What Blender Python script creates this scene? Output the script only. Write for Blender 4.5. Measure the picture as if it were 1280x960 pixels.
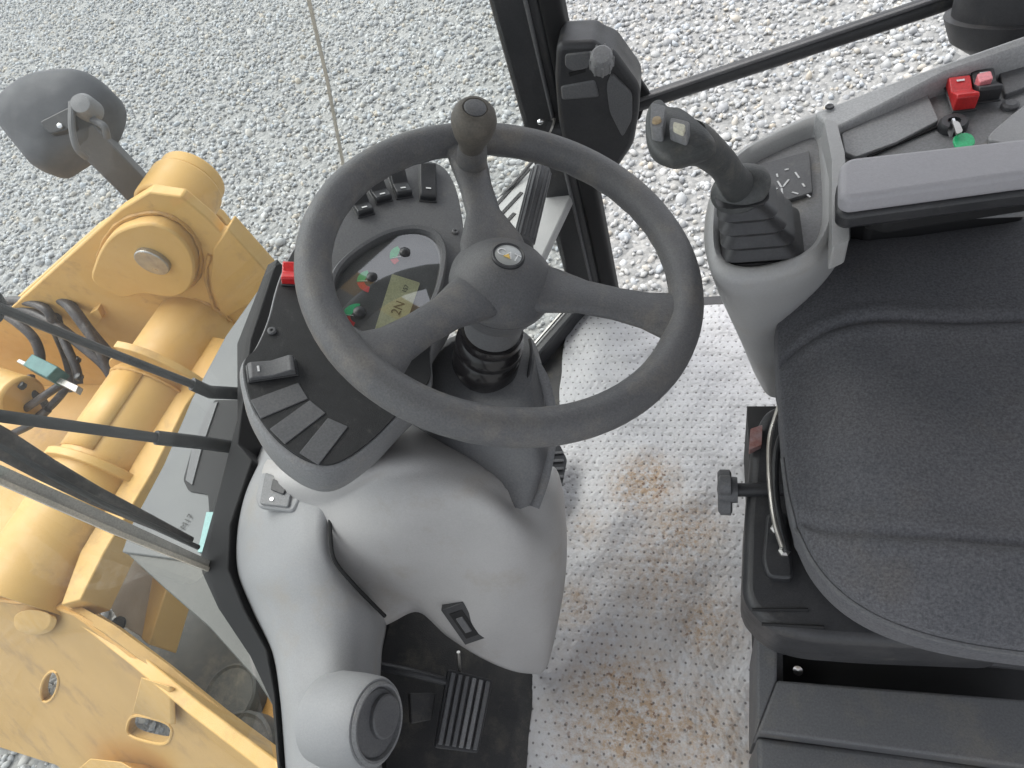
import bpy, bmesh, math, random
import numpy as np
from mathutils import Vector, Matrix
random.seed(7); rng = np.random.default_rng(7)
for o in list(bpy.data.objects): bpy.data.objects.remove(o)
sc = bpy.context.scene
COL = sc.collection

# ---------------------------------------------------------------- camera
# world: +X = rear of the machine, +Y = its right side, +Z = up, cab floor at z = 0
M = np.array([[0.95411643, -0.01581408, -0.29901798],
              [0.15318357, -0.83226211, 0.53279881],
              [-0.25728706, -0.55415675, -0.79165249]])      # columns: camera right, down, forward
EYE = np.array([0, 0, 1.17])
cam = bpy.data.cameras.new('camera'); camo = bpy.data.objects.new('camera', cam); COL.objects.link(camo)
cam.sensor_width = 36; cam.lens = 22.5; cam.clip_start = 0.02; cam.clip_end = 3000
rm = Matrix(((M[0][0], -M[0][1], -M[0][2]), (M[1][0], -M[1][1], -M[1][2]), (M[2][0], -M[2][1], -M[2][2]))).to_4x4()
camo.matrix_world = Matrix.Translation(EYE.tolist()) @ rm
sc.camera = camo
# ---------------------------------------------------------------- sky, sun, exposure
w = bpy.data.worlds.new("World"); sc.world = w; w.use_nodes = True
nt = w.node_tree; nt.nodes.clear()
sky = nt.nodes.new('ShaderNodeTexSky'); sky.sky_type = 'NISHITA'; sky.sun_disc = False
SUN_EL, SUN_AZ = math.radians(62), math.radians(152)
sky.sun_elevation = SUN_EL; sky.sun_rotation = math.pi/2 - SUN_AZ; sky.dust_density = 3.0; sky.air_density = 1.0
hs = nt.nodes.new('ShaderNodeHueSaturation'); hs.inputs['Saturation'].default_value = 0.22
bg = nt.nodes.new('ShaderNodeBackground'); bg.inputs['Strength'].default_value = 0.15
wo = nt.nodes.new('ShaderNodeOutputWorld')
nt.links.new(sky.outputs[0], hs.inputs['Color']); nt.links.new(hs.outputs[0], bg.inputs[0]); nt.links.new(bg.outputs[0], wo.inputs[0])
sl = bpy.data.lights.new('sun', 'SUN'); sl.energy = 1.0; sl.angle = math.radians(60); sl.color = (1, .96, .9)
so = bpy.data.objects.new('sun', sl); COL.objects.link(so)
sd = Vector((math.cos(SUN_EL)*math.cos(SUN_AZ), math.cos(SUN_EL)*math.sin(SUN_AZ), math.sin(SUN_EL)))
so.rotation_euler = sd.to_track_quat('Z', 'Y').to_euler(); so.location = (0, 0, 30)
sc.view_settings.view_transform = 'Standard'; sc.view_settings.look = 'None'
sc.view_settings.exposure = 1.15; sc.view_settings.gamma = 1
try:
    sc.cycles.use_denoising = True
    sc.cycles.max_bounces = 10; sc.cycles.transparent_max_bounces = 12
    sc.cycles.sample_clamp_indirect = 8
except Exception: pass

# ---------------------------------------------------------------- surveying helpers
def ray(px, py): return M @ np.array([px-640, py-480, 800.0])
def Z(px, py, z): r = ray(px, py); return EYE + r*(z-EYE[2])/r[2]
def Xp(px, py, x): r = ray(px, py); return EYE + r*(x-EYE[0])/r[0]
def Yp(px, py, y): r = ray(px, py); return EYE + r*(y-EYE[1])/r[1]
def PL(px, py, p, n):
    r = ray(px, py); p = np.array(p, float); n = np.array(n, float)
    return EYE + r*((p-EYE) @ n)/(r @ n)
def nrm(v): v = np.array(v, float); return v/np.linalg.norm(v)
def frame_of(n, ref=(0, 1, 0)):
    n = nrm(n); u = nrm(np.cross(ref, n)); v = np.cross(n, u); return u, v, n

# ---------------------------------------------------------------- materials
def N(t, kind, **kw):
    n = t.nodes.new(kind)
    for k, v in kw.items():
        if k in n.inputs: n.inputs[k].default_value = v
        else: setattr(n, k, v)
    return n
def material(name, col, rough=.5, col2=None, nscale=6, bump=0, bscale=200, metal=0, spec=.5, coat=0,
             dust=None, dscale=14, dlow=.5, dhigh=.75, trans=0, rvar=0, emit=0, grain=.16, gscale=420):
    m = bpy.data.materials.new(name); m.use_nodes = True; t = m.node_tree
    b = t.nodes['Principled BSDF']
    b.inputs['Base Color'].default_value = (*col, 1); b.inputs['Roughness'].default_value = rough
    b.inputs['Metallic'].default_value = metal; b.inputs['Specular IOR Level'].default_value = spec
    b.inputs['Coat Weight'].default_value = coat; b.inputs['Transmission Weight'].default_value = trans
    if emit:
        b.inputs['Emission Color'].default_value = (*col, 1); b.inputs['Emission Strength'].default_value = emit
    tc = N(t, 'ShaderNodeTexCoord'); out = None
    if col2:
        n1 = N(t, 'ShaderNodeTexNoise', Scale=nscale, Detail=6.0, Roughness=.62)
        t.links.new(tc.outputs['Object'], n1.inputs['Vector'])
        r1 = N(t, 'ShaderNodeMapRange'); r1.inputs[1].default_value = .32; r1.inputs[2].default_value = .68
        t.links.new(n1.outputs[0], r1.inputs[0])
        mx = N(t, 'ShaderNodeMix', data_type='RGBA'); mx.inputs[6].default_value = (*col, 1); mx.inputs[7].default_value = (*col2, 1)
        t.links.new(r1.outputs[0], mx.inputs[0]); out = mx.outputs[2]
    if dust:
        n2 = N(t, 'ShaderNodeTexNoise', Scale=dscale, Detail=9.0, Roughness=.7)
        t.links.new(tc.outputs['Object'], n2.inputs['Vector'])
        r2 = N(t, 'ShaderNodeMapRange'); r2.inputs[1].default_value = dlow; r2.inputs[2].default_value = dhigh
        t.links.new(n2.outputs[0], r2.inputs[0])
        m2 = N(t, 'ShaderNodeMix', data_type='RGBA'); m2.inputs[7].default_value = (*dust, 1)
        if out: t.links.new(out, m2.inputs[6])
        else: m2.inputs[6].default_value = (*col, 1)
        t.links.new(r2.outputs[0], m2.inputs[0]); out = m2.outputs[2]
    if grain and not metal and not emit:
        ng = N(t, 'ShaderNodeTexNoise', Scale=float(gscale), Detail=2.0, Roughness=.7); t.links.new(tc.outputs['Object'], ng.inputs['Vector'])
        rg_ = N(t, 'ShaderNodeMapRange'); rg_.inputs[1].default_value = .3; rg_.inputs[2].default_value = .7
        rg_.inputs[3].default_value = 1-grain; rg_.inputs[4].default_value = 1+grain; t.links.new(ng.outputs[0], rg_.inputs[0])
        mg = N(t, 'ShaderNodeMix', data_type='RGBA', blend_type='MULTIPLY'); mg.inputs[0].default_value = 1
        if out: t.links.new(out, mg.inputs[6])
        else: mg.inputs[6].default_value = (*col, 1)
        t.links.new(rg_.outputs[0], mg.inputs[7]); out = mg.outputs[2]
    if out: t.links.new(out, b.inputs['Base Color'])
    if rvar:
        n3 = N(t, 'ShaderNodeTexNoise', Scale=30.0, Detail=5.0)
        t.links.new(tc.outputs['Object'], n3.inputs['Vector'])
        r3 = N(t, 'ShaderNodeMapRange'); r3.inputs[1].default_value = .3; r3.inputs[2].default_value = .7
        r3.inputs[3].default_value = max(0, rough-rvar); r3.inputs[4].default_value = min(1, rough+rvar)
        t.links.new(n3.outputs[0], r3.inputs[0]); t.links.new(r3.outputs[0], b.inputs['Roughness'])
    if bump:
        n4 = N(t, 'ShaderNodeTexNoise', Scale=bscale, Detail=3.0)
        t.links.new(tc.outputs['Object'], n4.inputs['Vector'])
        bp = N(t, 'ShaderNodeBump', Strength=bump, Distance=.001)
        t.links.new(n4.outputs[0], bp.inputs['Height']); t.links.new(bp.outputs[0], b.inputs['Normal'])
    return m
MT = {}
MT['black'] = material('black_plastic', (.028, .029, .032), .42, (.042, .042, .045), 20, .25, 900, rvar=.1, dust=(.09, .085, .075), dscale=30, dlow=.58, dhigh=.85)
MT['matte'] = material('matte_black', (.008, .008, .009), .7)
MT['panelblack'] = material('textured_black', (.016, .017, .018), .62, (.024, .024, .026), 60, .5, 1100, dust=(.11, .1, .09), dscale=60, dlow=.6, dhigh=.9)
MT['wheel'] = material('worn_wheel_foam', (.1, .102, .109), .5, (.125, .124, .126), 9, .6, 700, rvar=.08, grain=.18, gscale=520, dust=(.24, .21, .17), dscale=22, dlow=.5, dhigh=1.0)
MT['knob'] = material('dusty_knob', (.075, .068, .06), .6, (.13, .115, .095), 30, .4, 900)
MT['dgrey'] = material('dark_grey_plastic', (.105, .107, .114), .55, (.13, .13, .133), 10, .3, 1000, dust=(.2, .19, .17), dscale=35, dlow=.6, dhigh=.9)
MT['mgrey'] = material('mid_grey_plastic', (.19, .193, .2), .55, (.22, .22, .225), 10, .3, 1000, dust=(.3, .27, .22), dscale=20, dlow=.55, dhigh=.85)
MT['lgrey'] = material('light_grey_plastic', (.28, .285, .295), .5, (.315, .315, .32), 7, .35, 900, grain=.05, dust=(.31, .28, .24), dscale=9, dlow=.56, dhigh=.85)
MT['lgrey2'] = material('console_grey_plastic', (.35, .35, .355), .5, (.39, .39, .385), 7, .35, 900, grain=.05, dust=(.36, .33, .29), dscale=9, dlow=.56, dhigh=.85)
MT['yellow'] = material('loader_yellow', (.60, .365, .11), .5, (.65, .41, .14), 5, .15, 300, grain=.05, dust=(.26, .165, .08), dscale=9, dlow=.56, dhigh=.86, rvar=.1)
MT['yellow_dirty'] = material('loader_yellow_dirty', (.5, .28, .07), .5, (.56, .32, .1), 5, .15, 300, dust=(.2, .13, .07), dscale=8, dlow=.56, dhigh=.8)
MT['steel'] = material('worn_steel', (.5, .49, .47), .35, (.35, .33, .3), 30, metal=.85, rvar=.1)
MT['chrome'] = material('bright_metal', (.7, .7, .7), .2, metal=1)
MT['rubber'] = material('hose_rubber', (.03, .026, .027), .45, (.055, .045, .045), 30, dust=(.13, .11, .09), dscale=60, dlow=.5, dhigh=.8)
MT['red'] = material('red_plastic', (.65, .03, .035), .35, (.55, .03, .03), 40)
MT['pink'] = material('faded_red_plastic', (.75, .25, .27), .35)
MT['green'] = material('green_plastic', (.01, .42, .14), .4, (.02, .5, .2), 60)
MT['white'] = material('white_print', (.75, .75, .75), .5)
MT['teal'] = material('teal_paint', (.04, .12, .12), .5, (.07, .19, .18), 20)
MT['lcd'] = material('lcd_olive', (.36, .38, .22), .3, (.42, .43, .27), 30, spec=.4)
MT['lcdtext'] = material('lcd_segments', (.06, .07, .04), .5)
MT['dial'] = material('dial_face', (.05, .055, .06), .35, (.075, .08, .085), 30)
MT['ink'] = material('black_print', (.02, .02, .02), .6)
MT['darkfloor'] = material('floor_rubber', (.03, .03, .033), .6, (.055, .053, .052), 12, .5, 500, dust=(.12, .11, .09), dscale=20, dlow=.5, dhigh=.8)
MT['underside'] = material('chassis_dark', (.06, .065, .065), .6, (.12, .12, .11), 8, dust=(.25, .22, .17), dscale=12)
MT['liner'] = material('roof_liner', (.3, .3, .3), .8)

def fabric():
    m = material('seat_fabric', (.098, .1, .11), .92, (.118, .117, .125), 9, spec=.2, grain=.3, gscale=400, dust=(.13, .115, .1), dscale=7, dlow=.56, dhigh=.95)
    t = m.node_tree; b = t.nodes['Principled BSDF']; b.inputs['Sheen Weight'].default_value = .08
    b.inputs['Sheen Roughness'].default_value = .5
    tc = N(t, 'ShaderNodeTexCoord')
    w1 = N(t, 'ShaderNodeTexWave', Scale=260.0, Distortion=1.5, Detail=2.0); w1.bands_direction = 'X'
    w2 = N(t, 'ShaderNodeTexWave', Scale=260.0, Distortion=1.5, Detail=2.0); w2.bands_direction = 'Y'
    t.links.new(tc.outputs['Object'], w1.inputs['Vector']); t.links.new(tc.outputs['Object'], w2.inputs['Vector'])
    nz = N(t, 'ShaderNodeTexNoise', Scale=420.0, Detail=2.0); t.links.new(tc.outputs['Object'], nz.inputs['Vector'])
    a = N(t, 'ShaderNodeMath', operation='MULTIPLY'); t.links.new(w1.outputs[1], a.inputs[0]); a.inputs[1].default_value = .25
    a2 = N(t, 'ShaderNodeMath', operation='ADD'); t.links.new(a.outputs[0], a2.inputs[0]); t.links.new(nz.outputs[0], a2.inputs[1])
    bp = N(t, 'ShaderNodeBump', Strength=.55, Distance=.001)
    t.links.new(a2.outputs[0], bp.inputs['Height']); t.links.new(bp.outputs[0], b.inputs['Normal'])
    return m
MT['fabric'] = fabric()

def glass(name, tint=(1, 1, 1), haze=.0, f0=.045):
    m = bpy.data.materials.new(name); m.use_nodes = True; t = m.node_tree; t.nodes.clear()
    o = N(t, 'ShaderNodeOutputMaterial'); tr = N(t, 'ShaderNodeBsdfTransparent', Color=(*tint, 1))
    gl = N(t, 'ShaderNodeBsdfGlossy', Roughness=.03); lw = N(t, 'ShaderNodeLayerWeight', Blend=.5)
    pw = N(t, 'ShaderNodeMath', operation='POWER'); pw.inputs[1].default_value = 5; t.links.new(lw.outputs['Facing'], pw.inputs[0])
    fr = N(t, 'ShaderNodeMapRange'); fr.inputs[3].default_value = f0; fr.inputs[4].default_value = .8; t.links.new(pw.outputs[0], fr.inputs[0])
    df = N(t, 'ShaderNodeBsdfDiffuse', Color=(.6, .6, .58, 1))
    mx = N(t, 'ShaderNodeMixShader'); mh = N(t, 'ShaderNodeMixShader')
    tc = N(t, 'ShaderNodeTexCoord'); nz = N(t, 'ShaderNodeTexNoise', Scale=5.0, Detail=6.0)
    t.links.new(tc.outputs['Object'], nz.inputs['Vector'])
    mr = N(t, 'ShaderNodeMapRange'); mr.inputs[1].default_value = .35; mr.inputs[2].default_value = .75
    mr.inputs[3].default_value = haze*.5; mr.inputs[4].default_value = haze*1.5
    t.links.new(nz.outputs[0], mr.inputs[0]); t.links.new(mr.outputs[0], mh.inputs[0])
    t.links.new(tr.outputs[0], mh.inputs[1]); t.links.new(df.outputs[0], mh.inputs[2])
    t.links.new(fr.outputs[0], mx.inputs[0]); t.links.new(mh.outputs[0], mx.inputs[1]); t.links.new(gl.outputs[0], mx.inputs[2])
    t.links.new(mx.outputs[0], o.inputs[0]); return m
MT['glass'] = glass('window_glass', (.93, .97, .955), .13)  # diffuse haze for smears, raised to imitate milky reflections too
MT['lens'] = glass('cluster_lens', (.95, .95, .95), .06, .2)
MT['glassedge'] = material('glass_edge', (.5, .47, .4), .3, (.6, .54, .45), 30)

# ---------------------------------------------------------------- mesh helpers
def link(name, me, mat, parent=None, bevel=0, ang=35, sub=0, solid=0, segs=2):
    if mat: me.materials.append(mat)
    for p in me.polygons: p.use_smooth = True
    me.set_sharp_from_angle(angle=math.radians(ang))
    o = bpy.data.objects.new(name, me); COL.objects.link(o)
    if parent is not None:
        o.parent = parent; o.matrix_parent_inverse = parent_inv(parent)
    if solid:
        s = o.modifiers.new('solid', 'SOLIDIFY'); s.thickness = solid; s.offset = -1
    if bevel:
        b = o.modifiers.new('bevel', 'BEVEL'); b.width = bevel; b.segments = segs; b.limit_method = 'ANGLE'; b.angle_limit = math.radians(ang)
        b.harden_normals = False
    if sub:
        s = o.modifiers.new('sub', 'SUBSURF'); s.levels = sub; s.render_levels = sub
    return o
def parent_inv(p):
    mt = Matrix.Translation(p.location) if p.parent is None else Matrix.Identity(4)
    if p.parent is not None: mt = Matrix.Translation(p.parent.location) if p.type != 'EMPTY' else mt
    return Matrix.Translation(p.location).inverted() if p.type == 'EMPTY' else Matrix.Identity(4)
def mesh(name, v, f):
    me = bpy.data.meshes.new(name); me.from_pydata([tuple(map(float, q)) for q in v], [], f); me.validate()
    bm = bmesh.new(); bm.from_mesh(me); bmesh.ops.recalc_face_normals(bm, faces=bm.faces); bm.to_mesh(me); bm.free()
    return me
def join(*vf):
    V = []; Fc = []
    for v, f in vf:
        k = len(V); V += list(v); Fc += [tuple(i+k for i in q) for q in f]
    return V, Fc
def prism(top, vec):
    n = len(top); vec = np.array(vec, float); top = [np.array(p, float) for p in top]
    v = top + [p+vec for p in top]
    f = [tuple(range(n)), tuple(range(2*n-1, n-1, -1))] + [(i, n+i, n+(i+1) % n, (i+1) % n) for i in range(n)]
    return v, f
def rings(rs, cap0=True, cap1=True):
    n = len(rs[0]); v = [np.array(p, float) for r in rs for p in r]; f = []
    for k in range(len(rs)-1):
        for i in range(n):
            f.append((k*n+i, k*n+(i+1) % n, (k+1)*n+(i+1) % n, (k+1)*n+i))
    if cap0: f.append(tuple(range(n-1, -1, -1)))
    if cap1: f.append(tuple(range((len(rs)-1)*n, len(rs)*n)))
    return v, f
def tube(pts, r, n=16, flat=1.0, ref=None):
    pts = [np.array(p, float) for p in pts]; rs = r if hasattr(r, '__len__') else [r]*len(pts); out = []; u = None
    for i, p in enumerate(pts):
        d = nrm(pts[min(i+1, len(pts)-1)]-pts[max(i-1, 0)])
        if u is None:
            a = np.array(ref if ref is not None else ((0, 0, 1) if abs(d[2]) < .9 else (1, 0, 0)), float); u = nrm(a-d*(a@d))
        else: u = nrm(u-d*(u@d))
        w_ = np.cross(d, u)
        out.append([p+rs[i]*(math.cos(t)*u*flat+math.sin(t)*w_) for t in [2*math.pi*k/n for k in range(n)]])
    return rings(out)
def spline(pts, k=6):
    P = [np.array(p, float) for p in pts]; P = [2*P[0]-P[1]]+P+[2*P[-1]-P[-2]]; o = []
    for i in range(1, len(P)-2):
        for j in range(k):
            t = j/k; a, b, c, d = P[i-1:i+3]
            o.append(.5*((2*b)+(c-a)*t+(2*a-5*b+4*c-d)*t*t+(3*b-a-3*c+d)*t**3))
    o.append(P[-2]); return o
def roundpoly(pts, r, k=5):
    pts = [np.array(p, float) for p in pts]; n = len(pts); o = []
    for i in range(n):
        a, b, c = pts[i-1], pts[i], pts[(i+1) % n]
        rr = min(r, .45*np.linalg.norm(a-b), .45*np.linalg.norm(c-b))
        p, q = b+nrm(a-b)*rr, b+nrm(c-b)*rr
        for j in range(k+1):
            t = j/k; o.append((1-t)**2*p+2*t*(1-t)*b+t*t*q)
    return o
def lathe(prof, org, axis, n=32, squash=1.0, ref=(0, 1, 0)):
    u, v_, a = frame_of(axis, ref); org = np.array(org, float)
    return rings([[org+a*h+max(r, 1e-5)*(math.cos(t)*u+math.sin(t)*v_*squash) for t in [2*math.pi*i/n for i in range(n)]] for r, h in prof])
def boxm(c, size, axes=None):
    c = np.array(c, float); ax = axes if axes is not None else (np.array([1, 0, 0.]), np.array([0, 1, 0.]), np.array([0, 0, 1.]))
    s = [q/2 for q in size]
    v = [c+ax[0]*x*s[0]+ax[1]*y*s[1]+ax[2]*z_*s[2] for x in (-1, 1) for y in (-1, 1) for z_ in (-1, 1)]
    return v, [(0, 1, 3, 2), (4, 6, 7, 5), (0, 4, 5, 1), (2, 3, 7, 6), (0, 2, 6, 4), (1, 5, 7, 3)]
def grid(ctrl, ku=6, kv=6):
    rows = [spline(r, ku) for r in ctrl]; m_ = len(rows[0])
    cols = [spline([r[j] for r in rows], kv) for j in range(m_)]
    nr = len(cols[0]); v = [cols[j][i] for i in range(nr) for j in range(m_)]
    f = [(i*m_+j, i*m_+j+1, (i+1)*m_+j+1, (i+1)*m_+j) for i in range(nr-1) for j in range(m_-1)]
    return v, f
def ob(name, vf, mat, parent=None, **kw): return link(name, mesh(name, *vf), MT[mat] if isinstance(mat, str) else mat, parent, **kw)
def thing(name, label, cat, loc, group=None):
    o = bpy.data.objects.new(name, None); COL.objects.link(o); o.location = tuple(map(float, loc)); o.empty_display_size = .05
    o['label'] = label; o['category'] = cat
    if group: o['group'] = group
    return o
def tag(o, label, cat, group=None):
    o['label'] = label; o['category'] = cat
    if group: o['group'] = group
    return o
def text(name, s, size, org, right, up, mat, parent, extrude=.0002):
    cu = bpy.data.curves.new(name, 'FONT'); cu.body = s; cu.size = size; cu.align_x = 'CENTER'; cu.align_y = 'CENTER'; cu.extrude = extrude
    t = bpy.data.objects.new(name+'_c', cu); COL.objects.link(t)
    bpy.context.view_layer.update()
    me = bpy.data.meshes.new_from_object(t.evaluated_get(bpy.context.evaluated_depsgraph_get())); bpy.data.objects.remove(t)
    r_, u_ = nrm(right), nrm(up); n_ = np.cross(r_, u_)
    mt = Matrix(((r_[0], u_[0], n_[0], org[0]), (r_[1], u_[1], n_[1], org[1]), (r_[2], u_[2], n_[2], org[2]), (0, 0, 0, 1)))
    me.transform(mt); me.name = name; me.materials.clear()
    return link(name, me, MT[mat], parent)

# ================================================================ GROUND
GZ = -1.3
g = ob('ground', ([(-60, -40, GZ), (60, -40, GZ), (60, 80, GZ), (-60, 80, GZ), (-400, -400, GZ-.05), (400, -400, GZ-.05), (400, 400, GZ-.05), (-400, 400, GZ-.05)],
       [(0, 1, 2, 3), (4, 5, 1, 0), (5, 6, 2, 1), (6, 7, 3, 2), (7, 4, 0, 3)]), None)
gm = bpy.data.materials.new('gravel_bed'); gm.use_nodes = True; t = gm.node_tree; b = t.nodes['Principled BSDF']; b.inputs['Roughness'].default_value = .85
tc = N(t, 'ShaderNodeTexCoord'); vo = N(t, 'ShaderNodeTexVoronoi', Scale=30.0); t.links.new(tc.outputs['Object'], vo.inputs['Vector'])
cr = N(t, 'ShaderNodeValToRGB'); t.links.new(vo.outputs['Color'], cr.inputs[0])
cr.color_ramp.elements[0].color = (.2, .205, .205, 1); cr.color_ramp.elements[1].color = (.37, .37, .36, 1)
t.links.new(cr.outputs[0], b.inputs['Base Color'])
bp = N(t, 'ShaderNodeBump', Strength=.8, Distance=.02); bp.invert = True; t.links.new(vo.outputs['Distance'], bp.inputs['Height']); t.links.new(bp.outputs[0], b.inputs['Normal'])
g.data.materials.append(gm); g['kind'] = 'structure'

def make_gravel():
    # crushed stones lying in a carpet over the part of the yard next to the machine
    ico = bmesh.new(); bmesh.ops.create_icosphere(ico, subdivisions=1, radius=1)
    bv = np.array([v.co[:] for v in ico.verts]); bf = np.array([[v.index for v in f.verts] for f in ico.faces]); ico.free()
    n0 = 480000
    x = rng.uniform(-15, 3.2, n0); y = rng.uniform(-3, 15, n0)
    P = np.stack([x, y, np.full(n0, GZ)], 1)-EYE; c = P @ M
    px = 640+800*c[:, 0]/np.maximum(c[:, 2], .01); py = 480+800*c[:, 1]/np.maximum(c[:, 2], .01)
    ok = (c[:, 2] > .3) & (px > -420) & (px < 1560) & (py > -200) & (py < 1350)
    far = c[:, 2] > 7
    keep = ok & (rng.uniform(size=n0) < np.where(far, .75, 1))
    x = x[keep]; y = y[keep]; n = len(x)
    if n > 128000:
        s = rng.choice(n, 128000, replace=False); x = x[s]; y = y[s]; n = 128000
    size = rng.lognormal(math.log(.0155), .32, n)
    sc3 = size[:, None]*np.stack([rng.uniform(.9, 1.45, n), rng.uniform(.75, 1.1, n), rng.uniform(.5, .85, n)], 1)
    q = rng.normal(size=(n, 4)); q[:, 1:3] *= .55; q /= np.linalg.norm(q, axis=1)[:, None]
    a, b_, c_, d = q.T
    R = np.stack([np.stack([1-2*(c_*c_+d*d), 2*(b_*c_-a*d), 2*(b_*d+a*c_)], 1), np.stack([2*(b_*c_+a*d), 1-2*(b_*b_+d*d), 2*(c_*d-a*b_)], 1), np.stack([2*(b_*d-a*c_), 2*(c_*d+a*b_), 1-2*(b_*b_+c_*c_)], 1)], 1)
    V = bv[None]*rng.uniform(.78, 1.18, (n, len(bv), 1))*sc3[:, None]
    V = np.einsum('nij,nkj->nki', R, V)
    V += np.stack([x, y, GZ+rng.uniform(-.006, .014, n)], 1)[:, None]
    Fc = (bf[None]+(np.arange(n)*len(bv))[:, None, None]).reshape(-1, 3)
    me = bpy.data.meshes.new('gravel'); me.vertices.add(n*len(bv)); me.vertices.foreach_set('co', V.astype(np.float32).ravel())
    me.loops.add(Fc.size); me.loops.foreach_set('vertex_index', Fc.astype(np.int32).ravel())
    me.polygons.add(len(Fc)); me.polygons.foreach_set('loop_start', np.arange(0, Fc.size, 3, dtype=np.int32))
    me.polygons.foreach_set('loop_total', np.full(len(Fc), 3, dtype=np.int32)); me.update(calc_edges=True)
    o = bpy.data.objects.new('gravel', me); COL.objects.link(o)
    m = bpy.data.materials.new('gravel_stone'); m.use_nodes = True; t = m.node_tree; b = t.nodes['Principled BSDF']; b.inputs['Roughness'].default_value = .75
    ge = N(t, 'ShaderNodeNewGeometry'); cr = N(t, 'ShaderNodeValToRGB'); t.links.new(ge.outputs['Random Per Island'], cr.inputs[0])
    el = cr.color_ramp.elements; el[0].position = 0; el[0].color = (.34, .352, .365, 1); el[1].position = 1; el[1].color = (.57, .57, .56, 1)
    for p, cc in ((.12, (.41, .42, .43)), (.4, (.47, .485, .49)), (.62, (.51, .515, .51)), (.72, (.55, .5, .42)), (.76, (.57, .56, .52)), (.86, (.46, .5, .54)), (.92, (.6, .61, .61))):
        e = el.new(p); e.color = (*cc, 1)
    tc = N(t, 'ShaderNodeTexCoord'); nz = N(t, 'ShaderNodeTexNoise', Scale=60.0, Detail=4.0); t.links.new(tc.outputs['Object'], nz.inputs['Vector'])
    mr = N(t, 'ShaderNodeMapRange'); mr.inputs[3].default_value = .76; mr.inputs[4].default_value = .98; t.links.new(nz.outputs[0], mr.inputs[0])
    ml = N(t, 'ShaderNodeMix', data_type='RGBA', blend_type='MULTIPLY'); ml.inputs[0].default_value = 1
    t.links.new(cr.outputs[0], ml.inputs[6]); t.links.new(mr.outputs[0], ml.inputs[7]); t.links.new(ml.outputs[2], b.inputs['Base Color'])
    me.materials.append(m); o['kind'] = 'stuff'; tag(o, 'pale grey crushed stone gravel covering the yard around the machine', 'gravel')
make_gravel()

# ================================================================ CAB SHELL
cab = thing('loader_cab', 'glazed black framed operator cab of the wheel loader around the seat and wheel', 'cab', (0, .5, 0))
PB = np.array([-.27, 1.02, 0])                              # foot of the right front pillar
fl = [(-.62, -.12), (-.74, .2), (-.62, .5), (-.385, .835), (-.285, 1.0), (1.25, 1.0), (1.25, -.12)]
ob('floor', prism([(x, y, 0) for x, y in fl], (0, 0, -.06)), 'darkfloor', cab)
def frame_strip(name, path, wv, hv, mat='black', bevel=.004):
    """rectangular section bar swept along a path; wv half width vector list or one, hv height vector"""
    r = []
    for i, p in enumerate(path):
        p = np.array(p, float); wd = np.array(wv[i] if isinstance(wv, list) else wv, float); hd = np.array(hv, float)
        r.append([p-wd, p+wd, p+wd+hd, p-wd+hd])
    return ob(name, rings(r), mat, cab, bevel=bevel)
# right front pillar: tapered black post with a ribbed inner channel
ob('pillar', prism(roundpoly([(-.315, .985, 0), (-.235, .985, 0), (-.235, 1.04, 0), (-.3, 1.05, 0)], .012), (0, 0, 1.62)), 'black', cab)
ob('pillar_trim', prism(roundpoly([(-.238, .978, 0), (-.205, .985, 0), (-.205, 1.03, 0), (-.238, 1.03, 0)], .01), (0, 0, 1.6)), 'matte', cab)
ob('pillar_seal', tube([(-.256, .982, z) for z in (0, .4, .8, 1.2, 1.6)], .0035, 8), 'dgrey', cab)
for yy in (-.2,):
    ob('pillar', prism(roundpoly([(-.33, yy, 0), (-.26, yy, 0), (-.26, yy-.06, 0), (-.33, yy-.06, 0)], .012), (0, 0, 1.62)), 'black', cab)
for yy in (-.2, 1.0):
    ob('pillar', prism(roundpoly([(1.2, yy, 0), (1.3, yy, 0), (1.3, yy+.05, 0), (1.2, yy+.05, 0)], .012), (0, 0, 1.62)), 'black', cab)
ob('roof', prism(roundpoly([(-.8, -.3, 1.62), (1.4, -.3, 1.62), (1.4, 1.15, 1.62), (-.8, 1.15, 1.62)], .12), (0, 0, .12)), 'yellow', cab)
ob('roof_liner', prism(roundpoly([(-.7, -.2, 1.59), (1.3, -.2, 1.59), (1.3, 1.05, 1.59), (-.7, 1.05, 1.59)], .1), (0, 0, .027)), 'liner', cab)
# lower front frame, right side (diagonal from the pillar foot forward)
fr = [(-.285, 1.0, .0), (-.385, .835, .0), (-.47, .72, .0), (-.60, .56, .0)]
frame_strip('door_sill', [(-.2, 1.005, -.06), (1.25, 1.005, -.06)], (0, .02, 0), (0, 0, .058))
frame_strip('window_sill', fr, [(.02, .012, 0)]*4, (0, 0, .05))
frame_strip('sill_seal', [np.array(p)+np.array([-.012, .004, .052]) for p in fr], [(.004, .003, 0)]*4, (0, 0, .006), 'steel', 0)
# black lower windscreen frame on the left, seen between the trim and the yellow frame
wf_in = [Xp(352, 330, -.66), Xp(316, 430, -.66), Z(304, 560, .40), Z(322, 580, .40), Z(295, 660, .38), Z(292, 715, .37), Z(312, 765, .35), Z(340, 815, .33), Z(350, 870, .31), Z(357, 965, .29), Z(362, 1060, .28)]
wf_out = [Z(335, 330, .44), Z(296, 430, .43), Z(297, 520, .41), Z(274, 610, .39), Z(249, 700, .36), Z(252, 716, .355), Z(272, 760, .34), Z(312, 820, .32), Z(340, 880, .30), Z(347, 965, .28), Z(352, 1060, .27)]
wf_in[0] = Z(352, 330, .45); wf_in[1] = Z(320, 430, .44)
rr = [[i_+np.array([0, 0, .015]), o_+np.array([0, 0, .0]), o_+np.array([0, 0, -.06]), i_+np.array([.02, 0, -.34])] for i_, o_ in zip(wf_in, wf_out)]
ob('windscreen_frame', rings(rr), 'matte', cab, bevel=.003)
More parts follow.
